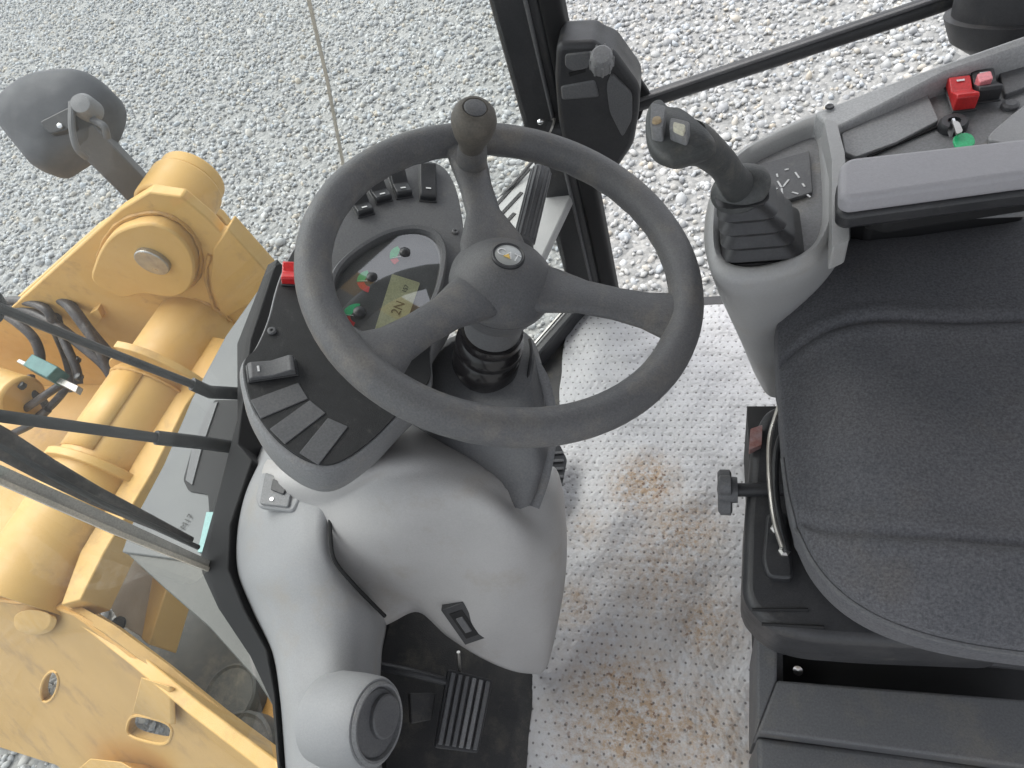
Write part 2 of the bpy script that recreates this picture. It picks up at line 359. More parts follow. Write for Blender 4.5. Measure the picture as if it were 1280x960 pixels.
# glazing
jl = [Xp(287, 722, -.735), Xp(140, 661, -.755), Xp(0, 599, -.78), Xp(-130, 543, -.80)]
jr = [np.array((-.46, .71, .05)), np.array((-.5, .745, .42)), Yp(430, 215, .75), Yp(407, 95, .75), Yp(385, 0, .75), Yp(372, -60, .75)]
def up_to(p, q, z): k = (z-p[2])/(q[2]-p[2]); return p+(q-p)*k
jlt = up_to(jl[1], jl[2], 1.58); jrt = np.array([-.36, .75, 1.58])
jl_b = up_to(jl[1], jl[0], .05)
pillt = np.array([-.30, 1.02, 1.58])
def pane(name, pts): return ob(name, (pts, [tuple(range(len(pts)))]), 'glass', cab)
pane('windscreen_pane', [jl[0]+np.array([0, 0, -.02]), jl[2], jlt, jrt, jr[4], jr[2], Z(352, 330, .44)])
pane('corner_pane', [jr[0], jr[1], jr[2], jr[4], jrt, pillt, np.array([-.295, 1.01, .05])])
pane('corner_pane', [jl[0], jl[2], jlt, np.array([-.33, -.23, 1.58]), np.array([-.33, -.23, .27]), Z(347, 965, .285)])
def strip(name, pts, wd, th, mat='glassedge', n=None):
    r = []
    for p in pts:
        p = np.array(p, float); r.append([p, p+np.array(wd, float), p+np.array(wd, float)+np.array(th, float), p+np.array(th, float)])
    return ob(name, rings(r), mat, cab)
strip('glass_joint', [Xp(277, 716, -.735)]+jl[1:]+[jlt], (0, -.006, 0), (.006, 0, 0))
strip('glass_seal', [Xp(272, 706, -.737), Xp(140, 645, -.757), Xp(0, 582, -.782), Xp(-130, 526, -.802)], (0, -.013, -.008), (.004, 0, 0), material('clear_seal', (.36, .35, .32), .3, (.44, .42, .38), 30))
strip('glass_joint', jr[2:]+[jrt], (0, -.0035, 0), (.004, 0, 0))
# ---- hand rail across the right hand door
rail = thing('grab_rail', 'long black square grab rail across the open right side of the cab', 'grab rail', Yp(785, 137, 1.0))
r0, r1, r2 = Yp(780, 135, 1.0), Yp(1150, 12, 1.0), Yp(1300, -40, 1.0)
ob('bar', tube([r0, r1, r2], .0145, 12, .9), 'black', rail)
ob('seal_strip', tube([r0+np.array([0, -.010, .0115]), r2+np.array([0, -.010, .0115])], .0035, 8), 'dgrey', rail)
# black cover where the rail meets the rear post
lc = Yp(1235, -12, .93)
tag(ob('latch_cover', lathe([(0, -.095), (.045, -.09), (.068, -.075), (.08, -.05), (.082, -.045), (.074, -.043), (.075, -.02), (.072, .03), (.06, .05), (0, .055)], Yp(1224, 8, .93)+np.array([.045, 0, .035]), (.05, .18, 1), 48, .75, (0, 1, 0)), 'black'),
    'black rounded plastic cap hanging at the far end of the grab rail', 'plastic cover')

# ---- black window latch box beside the pillar
lb = thing('latch_box', 'black plastic latch box with a grey ribbed knob fixed behind the front pillar', 'latch box', Yp(735, 150, .96))
YB = .93
outl = [(695, 62), (700, 55), (742, 53), (752, 60), (768, 66), (800, 110), (799, 140), (792, 182), (772, 212), (735, 222), (708, 200), (698, 155), (693, 100)]
ob('housing', prism(roundpoly([Yp(x, y, YB) for x, y in outl], .012), (0, .07, 0)), 'black', lb, bevel=.012, segs=3)
ob('back_plate', prism([Yp(x, y, YB+.06) for x, y in [(688, 55), (746, 50), (752, 62), (775, 62), (812, 118), (800, 150), (700, 190)]], (0, .012, 0)), 'matte', lb, bevel=.003)
f1 = [(764, 92), (790, 118), (790, 150), (778, 172), (762, 140), (758, 108)]
ob('side_face', prism(roundpoly([Yp(x, y, YB-.006) for x, y in f1], .008), (0, .02, 0)), 'dgrey', lb, bevel=.004)
ob('slot', prism([Yp(x, y, YB-.002) for x, y in [(711, 92), (732, 86), (732, 90), (712, 96)]], (0, .01, 0)), 'matte', lb)
kb = Yp(752, 84, YB-.01); ka = nrm(Yp(752, 58, YB-.05)-kb)
kv = lathe([(0, 0), (.014, 0), (.0165, .006), (.0175, .02), (.016, .036), (.012, .042), (0, .043)], kb, ka, 24)
ob('knob', kv, 'mgrey', lb)
for k in range(9):
    u, v_, a_ = frame_of(ka); th = 2*math.pi*k/9
    c0 = kb+.0168*(math.cos(th)*u+math.sin(th)*v_)
    ob('grip_rib', tube([c0+a_*.006, c0+a_*.036], .0018, 6), 'mgrey', lb)
ob('top_face', prism(roundpoly([Yp(x, y, YB-.002) for x, y in [(706, 68), (742, 64), (736, 86), (716, 90), (706, 84)]], .006), (0, .01, 0)), 'dgrey', lb, bevel=.002)
ob('front_face', prism(roundpoly([Yp(x, y, YB-.002) for x, y in [(700, 108), (744, 100), (750, 122), (702, 126)]], .006), (0, .01, 0)), 'dgrey', lb, bevel=.003)
for px, py in ((768, 104), (771, 112)):
    ob('screw', lathe([(0, 0), (.003, 0), (.003, .002), (0, .002)], Yp(px, py, YB-.006), (0, -1, 0), 10), 'chrome', lb)
gs = thing('gas_strut', 'short black strut with a bright ball end bolted across the front pillar', 'strut', Yp(690, 158, .95))
ob('cylinder', tube([Yp(683, 160, .95), Yp(715, 166, .95)], .014, 16), 'black', gs)
ob('ring_clip', tube([Yp(687, 159, .95), Yp(689, 160, .95)], .0165, 20), 'steel', gs)
ob('ball_end', lathe([(0, -.006), (.004, -.005), (.006, 0), (.004, .005), (0, .006)], Yp(676, 152, .95), (1, 0, 0), 12), 'chrome', gs)
ob('bracket', prism(roundpoly([Yp(x, y, .955) for x, y in [(712, 148), (724, 148), (728, 172), (720, 182), (710, 176)]], .003), (0, .02, 0)), 'dgrey', gs, bevel=.001)

# ================================================================ STEERING WHEEL
WC = np.array([-.1984, .4507, .7232]); WN = nrm([.4046, .0061, .9145]); RHO, RT = .19, .0185
def WP(px, py, off=0): return PL(px, py, WC+WN*off, WN)
sw = thing('steering_wheel', 'worn black three spoke steering wheel with a spinner knob above the dashboard', 'steering wheel', WC-WN*.05)
u_, v__, _ = frame_of(WN)
nb = 96; rg = []
for i in range(nb+1):
    a = 2*math.pi*i/nb; d = math.cos(a)*u_+math.sin(a)*v__
    rg.append([WC+d*(RHO+RT*.95*math.cos(b))+WN*RT*math.sin(b)+(-WN*.0016*(0.5+.5*math.cos(a*36))*max(0, -math.sin(b))) for b in [2*math.pi*k/20 for k in range(20)]])
v, f = rings(rg[:-1], False, False); n_ = 20; kk = nb-1
f += [(kk*n_+i, kk*n_+(i+1) % n_, (i+1) % n_, i) for i in range(n_)]
ob('rim', (v, f), 'wheel', sw)
def spoke(pxr, pyr, w_in, w_mid, w_out, sag):
    tip = WP(pxr, pyr); d = nrm(tip-WC); side = np.cross(WN, d)
    r = []
    for s, wd, th in ((.028, w_in, .016), (.05, w_in*.92, .0145), (.085, w_mid, .012), (.12, w_mid*.96, .011), (.15, w_mid*1.1, .011), (.172, w_out*.8, .012), (.183, w_out, .013), (.19, w_out*1.05, .009)):
        h = -sag*(1-(s/.19))**1.3
        c = WC+d*s+WN*h
        r.append([c+side*wd*math.cos(t)*1.0+WN*th*math.sin(t)*(.8 if math.sin(t) > 0 else 1) for t in [2*math.pi*k/20 for k in range(20)]])
    return ob('spoke', rings(r), 'wheel', sw, ang=80)
spoke(588, 205, .038, .0195, .028, .03)
spoke(448, 460, .032, .0205, .040, .03)
spoke(850, 398, .033, .0215, .038, .03)
hb = WC-WN*.012
ob('hub', lathe([(0, -.06), (.040, -.064), (.046, -.050), (.0535, -.034), (.0542, -.0305), (.0530, -.0298), (.0530, -.0290), (.0552, -.0282), (.0570, -.022), (.0560, -.013), (.048, -.002), (.036, .009), (.025, .0165), (.0172, .0202), (.0165, .019), (0, .019)], hb, WN, 56), 'wheel', sw)
bg_ = ob('badge', lathe([(0, .018), (.0148, .018), (.0152, .0215), (.0135, .0225), (0, .0228)], hb, WN, 40), material('badge_plate', (.42, .43, .42), .3, metal=.3), sw)
ob('badge_ring', lathe([(.0148, .019), (.0172, .019), (.0172, .0222), (.0158, .0235), (.0148, .0225)], hb, WN, 40), 'black', sw)
rdir = nrm(WP(658, 334)-WP(612, 314)); 
rdir = nrm(rdir-WN*(rdir@WN)); udir = np.cross(WN, rdir)
text('lettering', 'CAT', .0128, hb+WN*.0231, rdir, udir, 'white', sw)
tri = hb+WN*.0232-udir*.0012
ob('triangle', prism([tri-rdir*.0038-udir*.0032, tri+rdir*.0038-udir*.0032, tri+udir*.0022], WN*.0006), material('badge_yellow', (.75, .5, .12), .4), sw)
# spinner knob
kp = WP(590, 197, .01)
kt = PL(592, 152, WC+WN*.075, WN); kd = nrm(kt-kp)
ob('knob_stem', tube([kp-kd*.015, kp+kd*.012, kp+kd*.03], [.0175, .0165, .0145], 24), 'wheel', sw)
ob('spinner_knob', lathe([(0, -.03), (.013, -.03), (.0145, -.022), (.0195, -.012), (.0228, 0), (.0232, .008), (.021, .016), (.0165, .0215), (.013, .0225), (.0118, .0215), (0, .0215)], kt-kd*.006, nrm(WN+kd*.5), 40), 'knob', sw)
ob('knob_cap', lathe([(0, .018), (.0112, .018), (.0112, .0225), (.009, .0238), (0, .0243)], kt-kd*.006, nrm(WN+kd*.5), 32), 'wheel', sw)

# ================================================================ STEERING COLUMN
colm = thing('steering_column', 'dark grey steering column under the wheel with a glossy black boot', 'steering column', (-.3, .37, .3))
ax = -WN
ob('upper_tube', lathe([(0, 0), (.034, 0), (.034, .05), (.031, .09), (0, .09)], hb+ax*.045, ax, 40), 'dgrey', colm)
ob('boot', lathe([(.028, .07), (.037, .074), (.039, .082), (.036, .09), (.041, .097), (.042, .108), (.038, .115), (.042, .121), (.0425, .145), (.037, .16), (0, .16)], hb+ax*.03, ax, 40), material('glossy_rubber', (.012, .011, .012), .22), colm)
# flared cover
def ring_px(pts, z=None, n=40, zs=None):
    P = [Z(x, y, (z if zs is None else zs[i])) for i, (x, y) in enumerate(pts)]
    P = P+[P[0]]; s = []
    Q = [P[-2]]+P+[P[1]]
    per = n//(len(P)-1)
    for i in range(1, len(Q)-2):
        a, b, c, d = Q[i-1], Q[i], Q[i+1], Q[i+2]
        for j in range(per):
            t = j/per; s.append(.5*((2*b)+(c-a)*t+(2*a-5*b+4*c-d)*t*t+(3*b-a-3*c+d)*t**3))
    return s
c0 = ring_px([(546, 452), (574, 424), (622, 410), (658, 424), (668, 450), (655, 492), (612, 505), (572, 492)], .535)
c1 = ring_px([(536, 466), (562, 428), (624, 408), (664, 422), (677, 470), (668, 540), (610, 550), (558, 530)], .505)
c2 = ring_px([(522, 500), (550, 430), (625, 408), (668, 430), (682, 500), (678, 585), (612, 588), (540, 556)], .47)
c3 = ring_px([(508, 515), (545, 440), (625, 420), (668, 450), (684, 520), (662, 632), (590, 606), (510, 566)], .435)
ob('column_cover', rings([c0, c1, c2, c3]), 'dgrey', colm, ang=60)
sm = spline([Z(662, 424, .545), Z(664, 444, .54), Z(655, 500, .525), Z(646, 545, .50), Z(638, 580, .475)], 5)
ob('cover_seam', tube(sm, .0022, 6), 'black', colm)
ob('side_flange', tube(spline([Z(664, 448, .53), Z(680, 475, .51), Z(690, 520, .48), Z(688, 560, .45), Z(680, 600, .43), Z(668, 634, .42)], 5), [.007]*26, 10, .5), 'mgrey', colm)
# stalk
st = thing('control_stalk', 'ribbed dark grey control stalk sticking out behind the steering wheel hub', 'control stalk', PL(655, 300, WC-WN*.05, WN))
s0, s1 = PL(650, 322, WC-WN*.07, WN), PL(677, 212, WC-WN*.045, WN); sdv = nrm(s1-s0); sL = np.linalg.norm(s1-s0)
ob('shaft', tube([s0-sdv*.04, s0+sdv*.01], .009, 16), 'black', st)
ob('collar', lathe([(0, 0), (.0125, 0), (.0140, .004), (.0140, .014), (.0125, .018), (0, .018)], s0, sdv, 32), 'black', st)
ob('grip', lathe([(0, .018), (.0115, .018), (.0125, .022), (.0125, sL-.004), (.011, sL), (0, sL)], s0, sdv, 32), 'dgrey', st)
su, sv, sa = frame_of(sdv)
for k in range(14):
    th = 2*math.pi*k/14; c_ = .0125*(math.cos(th)*su+math.sin(th)*sv)
    ob('grip_rib', tube([s0+sdv*.024+c_, s0+sdv*(sL-.005)+c_], .0013, 6), 'dgrey', st)

# ================================================================ RIGHT CORNER TRIM
rc = thing('corner_trim', 'light grey defrost trim panel with dark louvre slots behind the control stalk', 'trim panel', Z(690, 250, .3))
ob('panel', prism(roundpoly([Z(x, y, .36) for x, y in [(665, 200), (712, 222), (717, 240), (672, 335), (640, 335), (610, 300), (612, 258)]], .012), (0, 0, -.02)), 'lgrey2', rc, bevel=.004)
for a, b_ in (((619, 257), (662, 210)), ((624, 270), (652, 240)), ((630, 280), (643, 266))):
    p, q = Z(*a, .362), Z(*b_, .362); d = nrm(q-p); s = np.cross((0, 0, 1), d)*.004
    ob('louvre_slot', prism([p-s, q-s, q+s, p+s], (0, 0, -.006)), 'matte', rc)
ob('edge_seal', tube([Z(614, 258, .35), Z(640, 232, .365), Z(668, 199, .38)], .0035, 8), 'black', rc)

# ================================================================ DASHBOARD
DN = nrm([.46, -.04, .88]); DC = WC-WN*.115+np.array([-.1, 0, 0])
DC = PL(440, 400, WC-DN*.13+np.array([-.08, 0, 0]), DN)
def DP(px, py, off=0): return PL(px, py, DC+DN*off, DN)
dash = thing('dashboard', 'dark instrument panel with rocker switches and gauges to the left of the steering column', 'dashboard', DC-DN*.1)
out = [(452, 226), (490, 210), (530, 206), (554, 214), (568, 236), (576, 270), (582, 310), (580, 350), (566, 390), (541, 432), (540, 474), (528, 492), (500, 520), (468, 553), (430, 581), (402, 588), (372, 578), (340, 553), (315, 518), (303, 482), (302, 454), (318, 436), (334, 400), (346, 355), (362, 318), (390, 278), (420, 248)]
topr = [DP(x, y) for x, y in out]
def closed_spline(P, k=4):
    n = len(P); o = []
    for i in range(n):
        a, b, c, d = P[i-1], P[i], P[(i+1) % n], P[(i+2) % n]
        for j in range(k):
            t = j/k; o.append(.5*((2*b)+(c-a)*t+(2*a-5*b+4*c-d)*t*t+(3*b-a-3*c+d)*t**3))
    return o
tr = closed_spline(topr, 4); cen = sum(tr)/len(tr)
def sc_(P, s, off): return [cen+(p-cen)*s+DN*off for p in P]
ob('housing', rings([sc_(tr, .96, -.001), sc_(tr, .985, .0), sc_(tr, 1.0, -.002), sc_(tr, 1.015, -.008), sc_(tr, 1.025, -.035), sc_(tr, 1.015, -.062), sc_(tr, .93, -.085), sc_(tr, .7, -.14)]), 'mgrey', dash, ang=50)
ob('face_panel', rings([sc_(tr, .975, .0002), sc_(tr, .97, .0022)]), 'panelblack', dash, ang=30)
pod = [(398, 330), (412, 282), (446, 240), (490, 212), (530, 208), (553, 216), (567, 238), (575, 270), (579, 312), (574, 350), (556, 392), (528, 425), (480, 440), (430, 432), (402, 400)]
pr = closed_spline([DP(x, y, .003) for x, y in pod], 4); pcn = sum(pr)/len(pr)
ob('instrument_pod', rings([pr, [p+DN*.010 for p in pr], [pcn+(p-pcn)*.975+DN*.0135 for p in pr]]), 'dgrey', dash, ang=40)
OFF = .0205
clus = [(409, 362), (420, 336), (448, 311), (486, 291), (522, 285), (546, 293), (558, 314), (556, 345), (546, 378), (524, 410), (490, 428), (452, 428), (422, 408), (410, 385)]
cl = closed_spline([DP(x, y, OFF) for x, y in clus], 4); ccn = sum(cl)/len(cl)
def cs(s, off): return [ccn+(p-ccn)*s+DN*off for p in cl]
ob('cluster_bezel', rings([cs(1, -.004), cs(1.0, .006), cs(.96, .010), cs(.90, .009), cs(.865, .0), cs(.86, -.004)], False, False), 'dgrey', dash, ang=50)
gf = ob('gauge_face', rings([cs(.885, -.0035), cs(.885, -.002)]), 'dial', dash)
def GP(px, py, off=.0): return PL(px, py, ccn+DN*(-.0018+off), DN)
lcdq = [GP(x, y) for x, y in [(490, 343), (525, 354), (503, 418), (466, 420)]]
ob('display', prism(roundpoly(lcdq, .002), DN*.0012), 'lcd', dash)
ldir = nrm(GP(512, 375)-GP(492, 415)); lup = np.cross(DN, ldir)
if (lup @ np.array([-1, 0, 0])) < 0: lup = -lup
ldir = nrm(np.cross(lup, DN))
text('display_text', '2N', .016, GP(498, 385, .0016), ldir, lup, 'lcdtext', dash)
text('display_text', '157', .008, GP(507, 361, .0016), ldir, lup, 'lcdtext', dash)
def dial(px, py, rad, ang0, gspan, rspan):
    c = GP(px, py, .0006); u, v2, _ = frame_of(DN, (0, 1, 0))
    def arc(name, a0, a1, mat, r0, r1):
        ks = 14; A = [math.radians(a0+(a1-a0)*i/ks) for i in range(ks+1)]
        poly = [c+r1*(math.cos(a)*u+math.sin(a)*v2) for a in A]+[c+r0*(math.cos(a)*u+math.sin(a)*v2) for a in reversed(A)]
        n = len(A); P = poly; m2 = [p+DN*.0006 for p in P]
        V = P+m2; L = len(P); Fq = []
        for i in range(ks): Fq += [(L+i, L+i+1, 2*L-2-i, 2*L-1-i)]
        return ob(name, (V, Fq), mat, dash)
    arc('green_arc', ang0, ang0+gspan, 'green', rad*.45, rad)
    arc('red_arc', ang0+gspan+4, ang0+gspan+4+rspan, 'red', rad*.5, rad)
    ob('dial_hub', lathe([(0, .0006), (rad*.42, .0006), (rad*.38, rad*.35), (rad*.2, rad*.5), (0, rad*.52)], c+rad*.7*v2*.3, DN, 20), 'black', dash)
    a = math.radians(ang0+gspan); nd = math.cos(a)*u+math.sin(a)*v2; s = np.cross(DN, nd)*.0007
    ob('needle', prism([c+DN*.0016-s, c+nd*rad*.95+DN*.0016, c+DN*.0016+s], DN*.0004), 'white', dash)
dial(505, 321, .018, 130, 80, 30); dial(464, 352, .017, 120, 80, 70); dial(448, 396, .0185, 100, 90, 70)
ob('lens', (cs(.885, .0035), [tuple(range(len(cl)))]), 'lens', dash)
# rocker switches
def rocker(c, along, nrm_, L=.030, W=.0165, H=.009, mat='black', sym=True, parent=dash, tilt=1, top=None):
    along = nrm(along-nrm_*(along@nrm_)); sd = np.cross(nrm_, along)
    fr_ = rings([[c+along*a*L*.56+sd*b_*W*.58 for a, b_ in ((-1, -1), (1, -1), (1, 1), (-1, 1))], [c+along*a*L*.54+sd*b_*W*.56+nrm_*.002 for a, b_ in ((-1, -1), (1, -1), (1, 1), (-1, 1))]])
    f_ = ob('switch', fr_, 'black', parent, bevel=.001)
    prof = [(-.5, .001), (-.5, .62*H), (-.42, .8*H), (0, .55*H), (.42, 1.15*H), (.5, 1.0*H), (.5, .001)]
    if tilt < 0: prof = [(-a, h) for a, h in reversed(prof)]
    P = [c+along*a*L+nrm_*h for a, h in prof]
    r = ob('rocker', prism([p-sd*W/2 for p in P], sd*W), mat, f_, bevel=.0012)
    if sym:
        p = c+along*L*(-.25)+nrm_*(.72*H) if tilt > 0 else c+along*L*.25+nrm_*(.72*H)
        al2 = nrm(prof[3][1]*nrm_*0+along*(1)-(0)*nrm_)
        q = c+along*L*(-.28*tilt)+nrm_*(.745*H)
        slope = nrm(along+nrm_*((.55-.8)*H/(.42*L))*tilt)
        n2 = np.cross(slope, sd); n2 = n2 if n2@nrm_ > 0 else -n2
        ob('symbol', prism([q+slope*.0012*a+sd*.0035*b_+n2*.0004 for a, b_ in ((-1, -1), (1, -1), (1, 1), (-1, 1))], n2*.0004), 'white', f_)
    return f_
for (x0, y0, x1, y1) in ((447, 250, 458, 270), (468, 232, 481, 254), (495, 220, 506, 248), (534, 210, 535, 252)):
    a, b_ = DP(x0, y0, .0165), DP(x1, y1, .0165)
    rocker((a+b_)/2, b_-a, DN, L=max(.029, np.linalg.norm(b_-a)*.95), W=.0215, tilt=-1, H=.013)
a, b_ = DP(309, 468, .003), DP(371, 459, .003)
rocker((a+b_)/2, b_-a, DN, L=np.linalg.norm(b_-a)*.926, W=.020, H=.012, mat='dgrey', tilt=1)
for q in ([(313, 500), (373, 478), (385, 498), (326, 523)], [(337, 536), (387, 500), (407, 516), (356, 555)], [(374, 566), (410, 522), (435, 533), (398, 581)]):
    ob('switch_blank', prism(roundpoly([DP(x, y, .0036) for x, y in q], .001), -DN*.002), 'dgrey', dash, bevel=.0008)
for px, py in ((340, 414), (569, 290)):
    o_ = .003 if px < 400 else .0165
    ob('screw', lathe([(0, 0), (.005, 0), (.005, .0015), (.0035, .003), (.0018, .003), (.0015, .0015), (0, .0015)], DP(px, py, o_), DN, 20), 'dgrey', dash)
a, b_ = DP(364, 330, .003), DP(362, 358, .003)
rk = rocker((a+b_)/2, b_-a, DN, L=.03, W=.018, H=.012, mat='red', sym=False)

# ================================================================ CENTRE COWL AND LEFT TRIM
cw = thing('column_cowl', 'smooth light grey knee cowl below the steering column with a small black inset', 'cowl', (-.38, .25, 0))
C = lambda x, y, z: Z(x, y, z)
ctrl = [
 [C(350, 560, .34), C(440, 560, .40), C(500, 520, .42), C(570, 535, .38), C(628, 570, .36), C(662, 600, .33), C(690, 585, .26), C(702, 615, .1)],
 [C(330, 590, .46), C(432, 590, .53), C(505, 566, .52), C(572, 566, .475), C(626, 590, .44), C(664, 618, .40), C(694, 612, .34), C(704, 640, .12)],
 [C(345, 640, .42), C(412, 628, .47), C(480, 602, .515), C(558, 594, .50), C(616, 616, .465), C(660, 648, .40), C(697, 655, .32), C(706, 680, .1)],
 [C(360, 680, .38), C(416, 668, .43), C(490, 652, .47), C(560, 632, .48), C(626, 648, .455), C(668, 676, .38), C(698, 700, .28), C(704, 720, .08)],
 [C(375, 720, .34), C(426, 702, .385), C(500, 692, .405), C(570, 682, .405), C(630, 696, .385), C(668, 720, .32), C(693, 745, .22), C(698, 760, .06)],
 [C(400, 765, .29), C(452, 736, .32), C(512, 730, .33), C(575, 736, .325), C(625, 750, .31), C(662, 768, .25), C(688, 790, .16), C(690, 800, .04)],
 [C(430, 790, .25), C(484, 770, .26), C(520, 757, .275), C(562, 784, .25), C(612, 802, .22), C(648, 812, .17), C(680, 824, .1), C(682, 830, .02)],
 [C(440, 800, .24), C(487, 776, .22), C(524, 762, .235), C(560, 792, .21), C(600, 818, .18), C(640, 836, .13), C(668, 840, .06), C(672, 842, .01)],
]
ob('shell', grid(ctrl, 7, 7), material('warm_light_grey', (.4, .392, .388), .5, (.44, .43, .425), 7, .35, 900, grain=.05, dust=(.33, .28, .23), dscale=8, dlow=.54, dhigh=.85), cw, ang=70, solid=-.004)
qd = [(552, 757), (579, 747), (608, 791), (582, 800)]
pq = [C(*qd[0], .30), C(*qd[1], .305), C(*qd[2], .232), C(*qd[3], .235)]
nn = nrm(np.cross(pq[1]-pq[0], pq[3]-pq[0])); nn = nn if nn @ (EYE-pq[0]) > 0 else -nn
def lerpq(a, b_): return (pq[0]*(1-a)+pq[1]*a)*(1-b_)+(pq[3]*(1-a)+pq[2]*a)*b_
def quad(s0, s1, t0, t1, off): return [lerpq(s0, t0)+nn*off, lerpq(s1, t0)+nn*off, lerpq(s1, t1)+nn*off, lerpq(s0, t1)+nn*off]
ins = ob('inset', prism(quad(0, 1, 0, 1, .0095), -nn*.014), 'black', cw, bevel=.001)
ob('inset_recess', prism(quad(.22, .8, .15, .85, .010), -nn*.002), 'matte', cw)
ob('inset_button', prism(quad(.35, .65, .3, .7, .0115), -nn*.003), 'dgrey', cw, bevel=.0008)
lt = thing('pillar_trim_panel', 'light grey moulded trim panel running down the left of the footwell', 'trim panel', (-.55, .1, 0))
ctl = [
 [C(330, 560, .36), C(345, 560, .43), C(370, 580, .46), C(405, 590, .47), C(425, 610, .46), C(435, 625, .36)],
 [C(303, 620, .34), C(318, 612, .42), C(350, 620, .455), C(388, 630, .46), C(412, 645, .44), C(418, 655, .33)],
 [C(293, 668, .32), C(308, 665, .41), C(345, 672, .445), C(388, 680, .45), C(410, 690, .425), C(416, 698, .32)],
 [C(294, 715, .31), C(310, 714, .40), C(350, 720, .43), C(400, 722, .43), C(432, 728, .39), C(442, 734, .28)],
 [C(312, 765, .29), C(330, 762, .38), C(370, 762, .41), C(420, 764, .405), C(458, 766, .36), C(478, 769, .25)],
 [C(337, 815, .27), C(352, 812, .37), C(385, 812, .39), C(425, 812, .385), C(456, 814, .34), C(474, 818, .22)],
 [C(348, 870, .26), C(362, 870, .36), C(390, 870, .38), C(425, 870, .375), C(455, 872, .33), C(472, 876, .2)],
 [C(355, 965, .25), C(372, 965, .34), C(400, 965, .36), C(430, 968, .35), C(458, 970, .30), C(475, 975, .18)],
 [C(362, 1060, .24), C(380, 1060, .32), C(405, 1060, .34), C(440, 1060, .33), C(470, 1062, .28), C(488, 1064, .16)],
]
ob('shell', grid(ctl, 7, 6), 'lgrey', lt, ang=70, solid=-.004)
TN = nrm([.12, -.1, 1])
def TP(px, py, off=0): return PL(px, py, C(345, 620, .468)+TN*off, TN)
ob('socket_surround', prism(roundpoly([TP(x, y, .004) for x, y in [(326, 590), (372, 598), (376, 622), (366, 640), (322, 634), (318, 622)]], .006), -TN*.012), 'lgrey', lt, bevel=.003)
ob('socket_plate', prism(roundpoly([TP(x, y, .008) for x, y in [(331, 590), (366, 604), (360, 634), (324, 630)]], .004), -TN*.008), 'mgrey', lt, bevel=.0015)
ob('socket_hatch', prism(roundpoly([TP(x, y, .011) for x, y in [(341, 598), (359, 606), (354, 618), (338, 612)]], .002), -TN*.004), 'black', lt, bevel=.0008)
ob('screw', lathe([(0, 0), (.003, 0), (.0025, .0015), (0, .0015)], TP(340, 624, .008), TN, 14), 'chrome', lt)
# air vent barrel
ob('panel_gap', tube(spline([Z(413, 640, .452), Z(413, 668, .446), Z(418, 700, .434), Z(440, 728, .405), Z(462, 751, .365), Z(481, 770, .32)], 6), .0028, 8), 'matte', lt)
vc = C(472, 903, .43)
def axis_to(c, px, py, cosv):
    # axis from a point further back along the barrel: pick the height that tilts the face by the wanted amount
    vr = nrm(EYE-c); best = None
    for k in range(80):
        q = Z(px, py, .1+.008*k*.6); a = nrm(c-q); e = abs((a @ vr)-cosv)
        if best is None or e < best[0]: best = (e, a)
    return best[1]
vn = axis_to(vc, 372, 893, .62)
vent = thing('air_vent', 'round dark grey air vent in a light grey barrel left of the brake pedal', 'air vent', vc)
ob('barrel', lathe([(0, -.085), (.035, -.085), (.047, -.078), (.051, -.06), (.050, -.03), (.0475, -.006), (.045, -.001), (.042, -.001), (.042, -.01), (0, -.01)], vc, vn, 56), 'lgrey', vent)
ob('bezel', lathe([(.036, -.012), (.042, -.012), (.0425, .001), (.040, .004), (.0375, .0035), (.036, -.002)], vc, vn, 56), 'mgrey', vent)
ob('rotor', lathe([(0, -.006), (.0365, -.006), (.0365, -.002), (.034, .000), (0, .0015)], vc, vn, 48), 'dgrey', vent)
vu, vv, _ = frame_of(vn, (0, 1, 0))
off_c = vc+vn*.0015
ob('flap', lathe([(0, 0), (.023, -.001), (.023, .004), (.021, .0055), (0, .0048)], off_c+nrm(M[:, 0])*.0+(PL(482, 890, vc, vn)-vc)*.6, vn, 40), 'dgrey', vent)

# ================================================================ FOOTWELL AND PEDALS
ob('footwell_wall', prism([(-.60, -.05, 0), (-.60, .5, 0), (-.60, .5, .2), (-.60, -.05, .2)], (-.01, 0, 0)), 'matte', cab)
ped = thing('brake_pedal', 'ribbed black foot pedal on a cranked arm in the dark footwell', 'pedal', C(570, 890, 0))
pN = nrm([.55, -.05, .83]); pC = C(583, 888, .10)
def PP(px, py, off=0): return PL(px, py, pC+pN*off, pN)
ob('plate', prism(roundpoly([PP(x, y) for x, y in [(560, 836), (617, 850), (598, 942), (543, 935)]], .006), -pN*.008), 'black', ped, bevel=.002)
for k in range(6):
    t_ = (k+.5)/6
    a0, a1 = np.array([562, 840])*(1-t_)+np.array([614, 853])*t_, np.array([545, 930])*(1-t_)+np.array([597, 938])*t_
    p, q = PP(*a0, .0005), PP(*a1, .0005); sd = nrm(np.cross(pN, q-p))*.0036
    ob('tread_rib', prism([p-sd, q-sd, q+sd, p+sd], pN*.005), 'mgrey' if k in (3, 4) else 'dgrey', ped, bevel=.0015)
ob('arm', tube(spline([C(470, 832, .16), C(510, 840, .155), C(555, 852, .12), C(575, 862, .09)], 4), .007, 12), 'black', ped)
ob('pivot_rod', tube([C(573, 815, .14), C(575, 842, .10)], .003, 8), 'steel', ped)
ob('hinge', prism(roundpoly([PP(x, y, -.02) for x, y in [(512, 866), (545, 866), (540, 900), (514, 905)]], .004), -pN*.02), 'darkfloor', ped, bevel=.002)
acc = thing('accelerator_pedal', 'black rubber accelerator pedal showing between the cowl and the floor mat', 'pedal', C(692, 600, 0))
aN = nrm([.5, 0, .86])
def AP(px, py, off=0): return PL(px, py, C(690, 590, .06)+aN*off, aN)
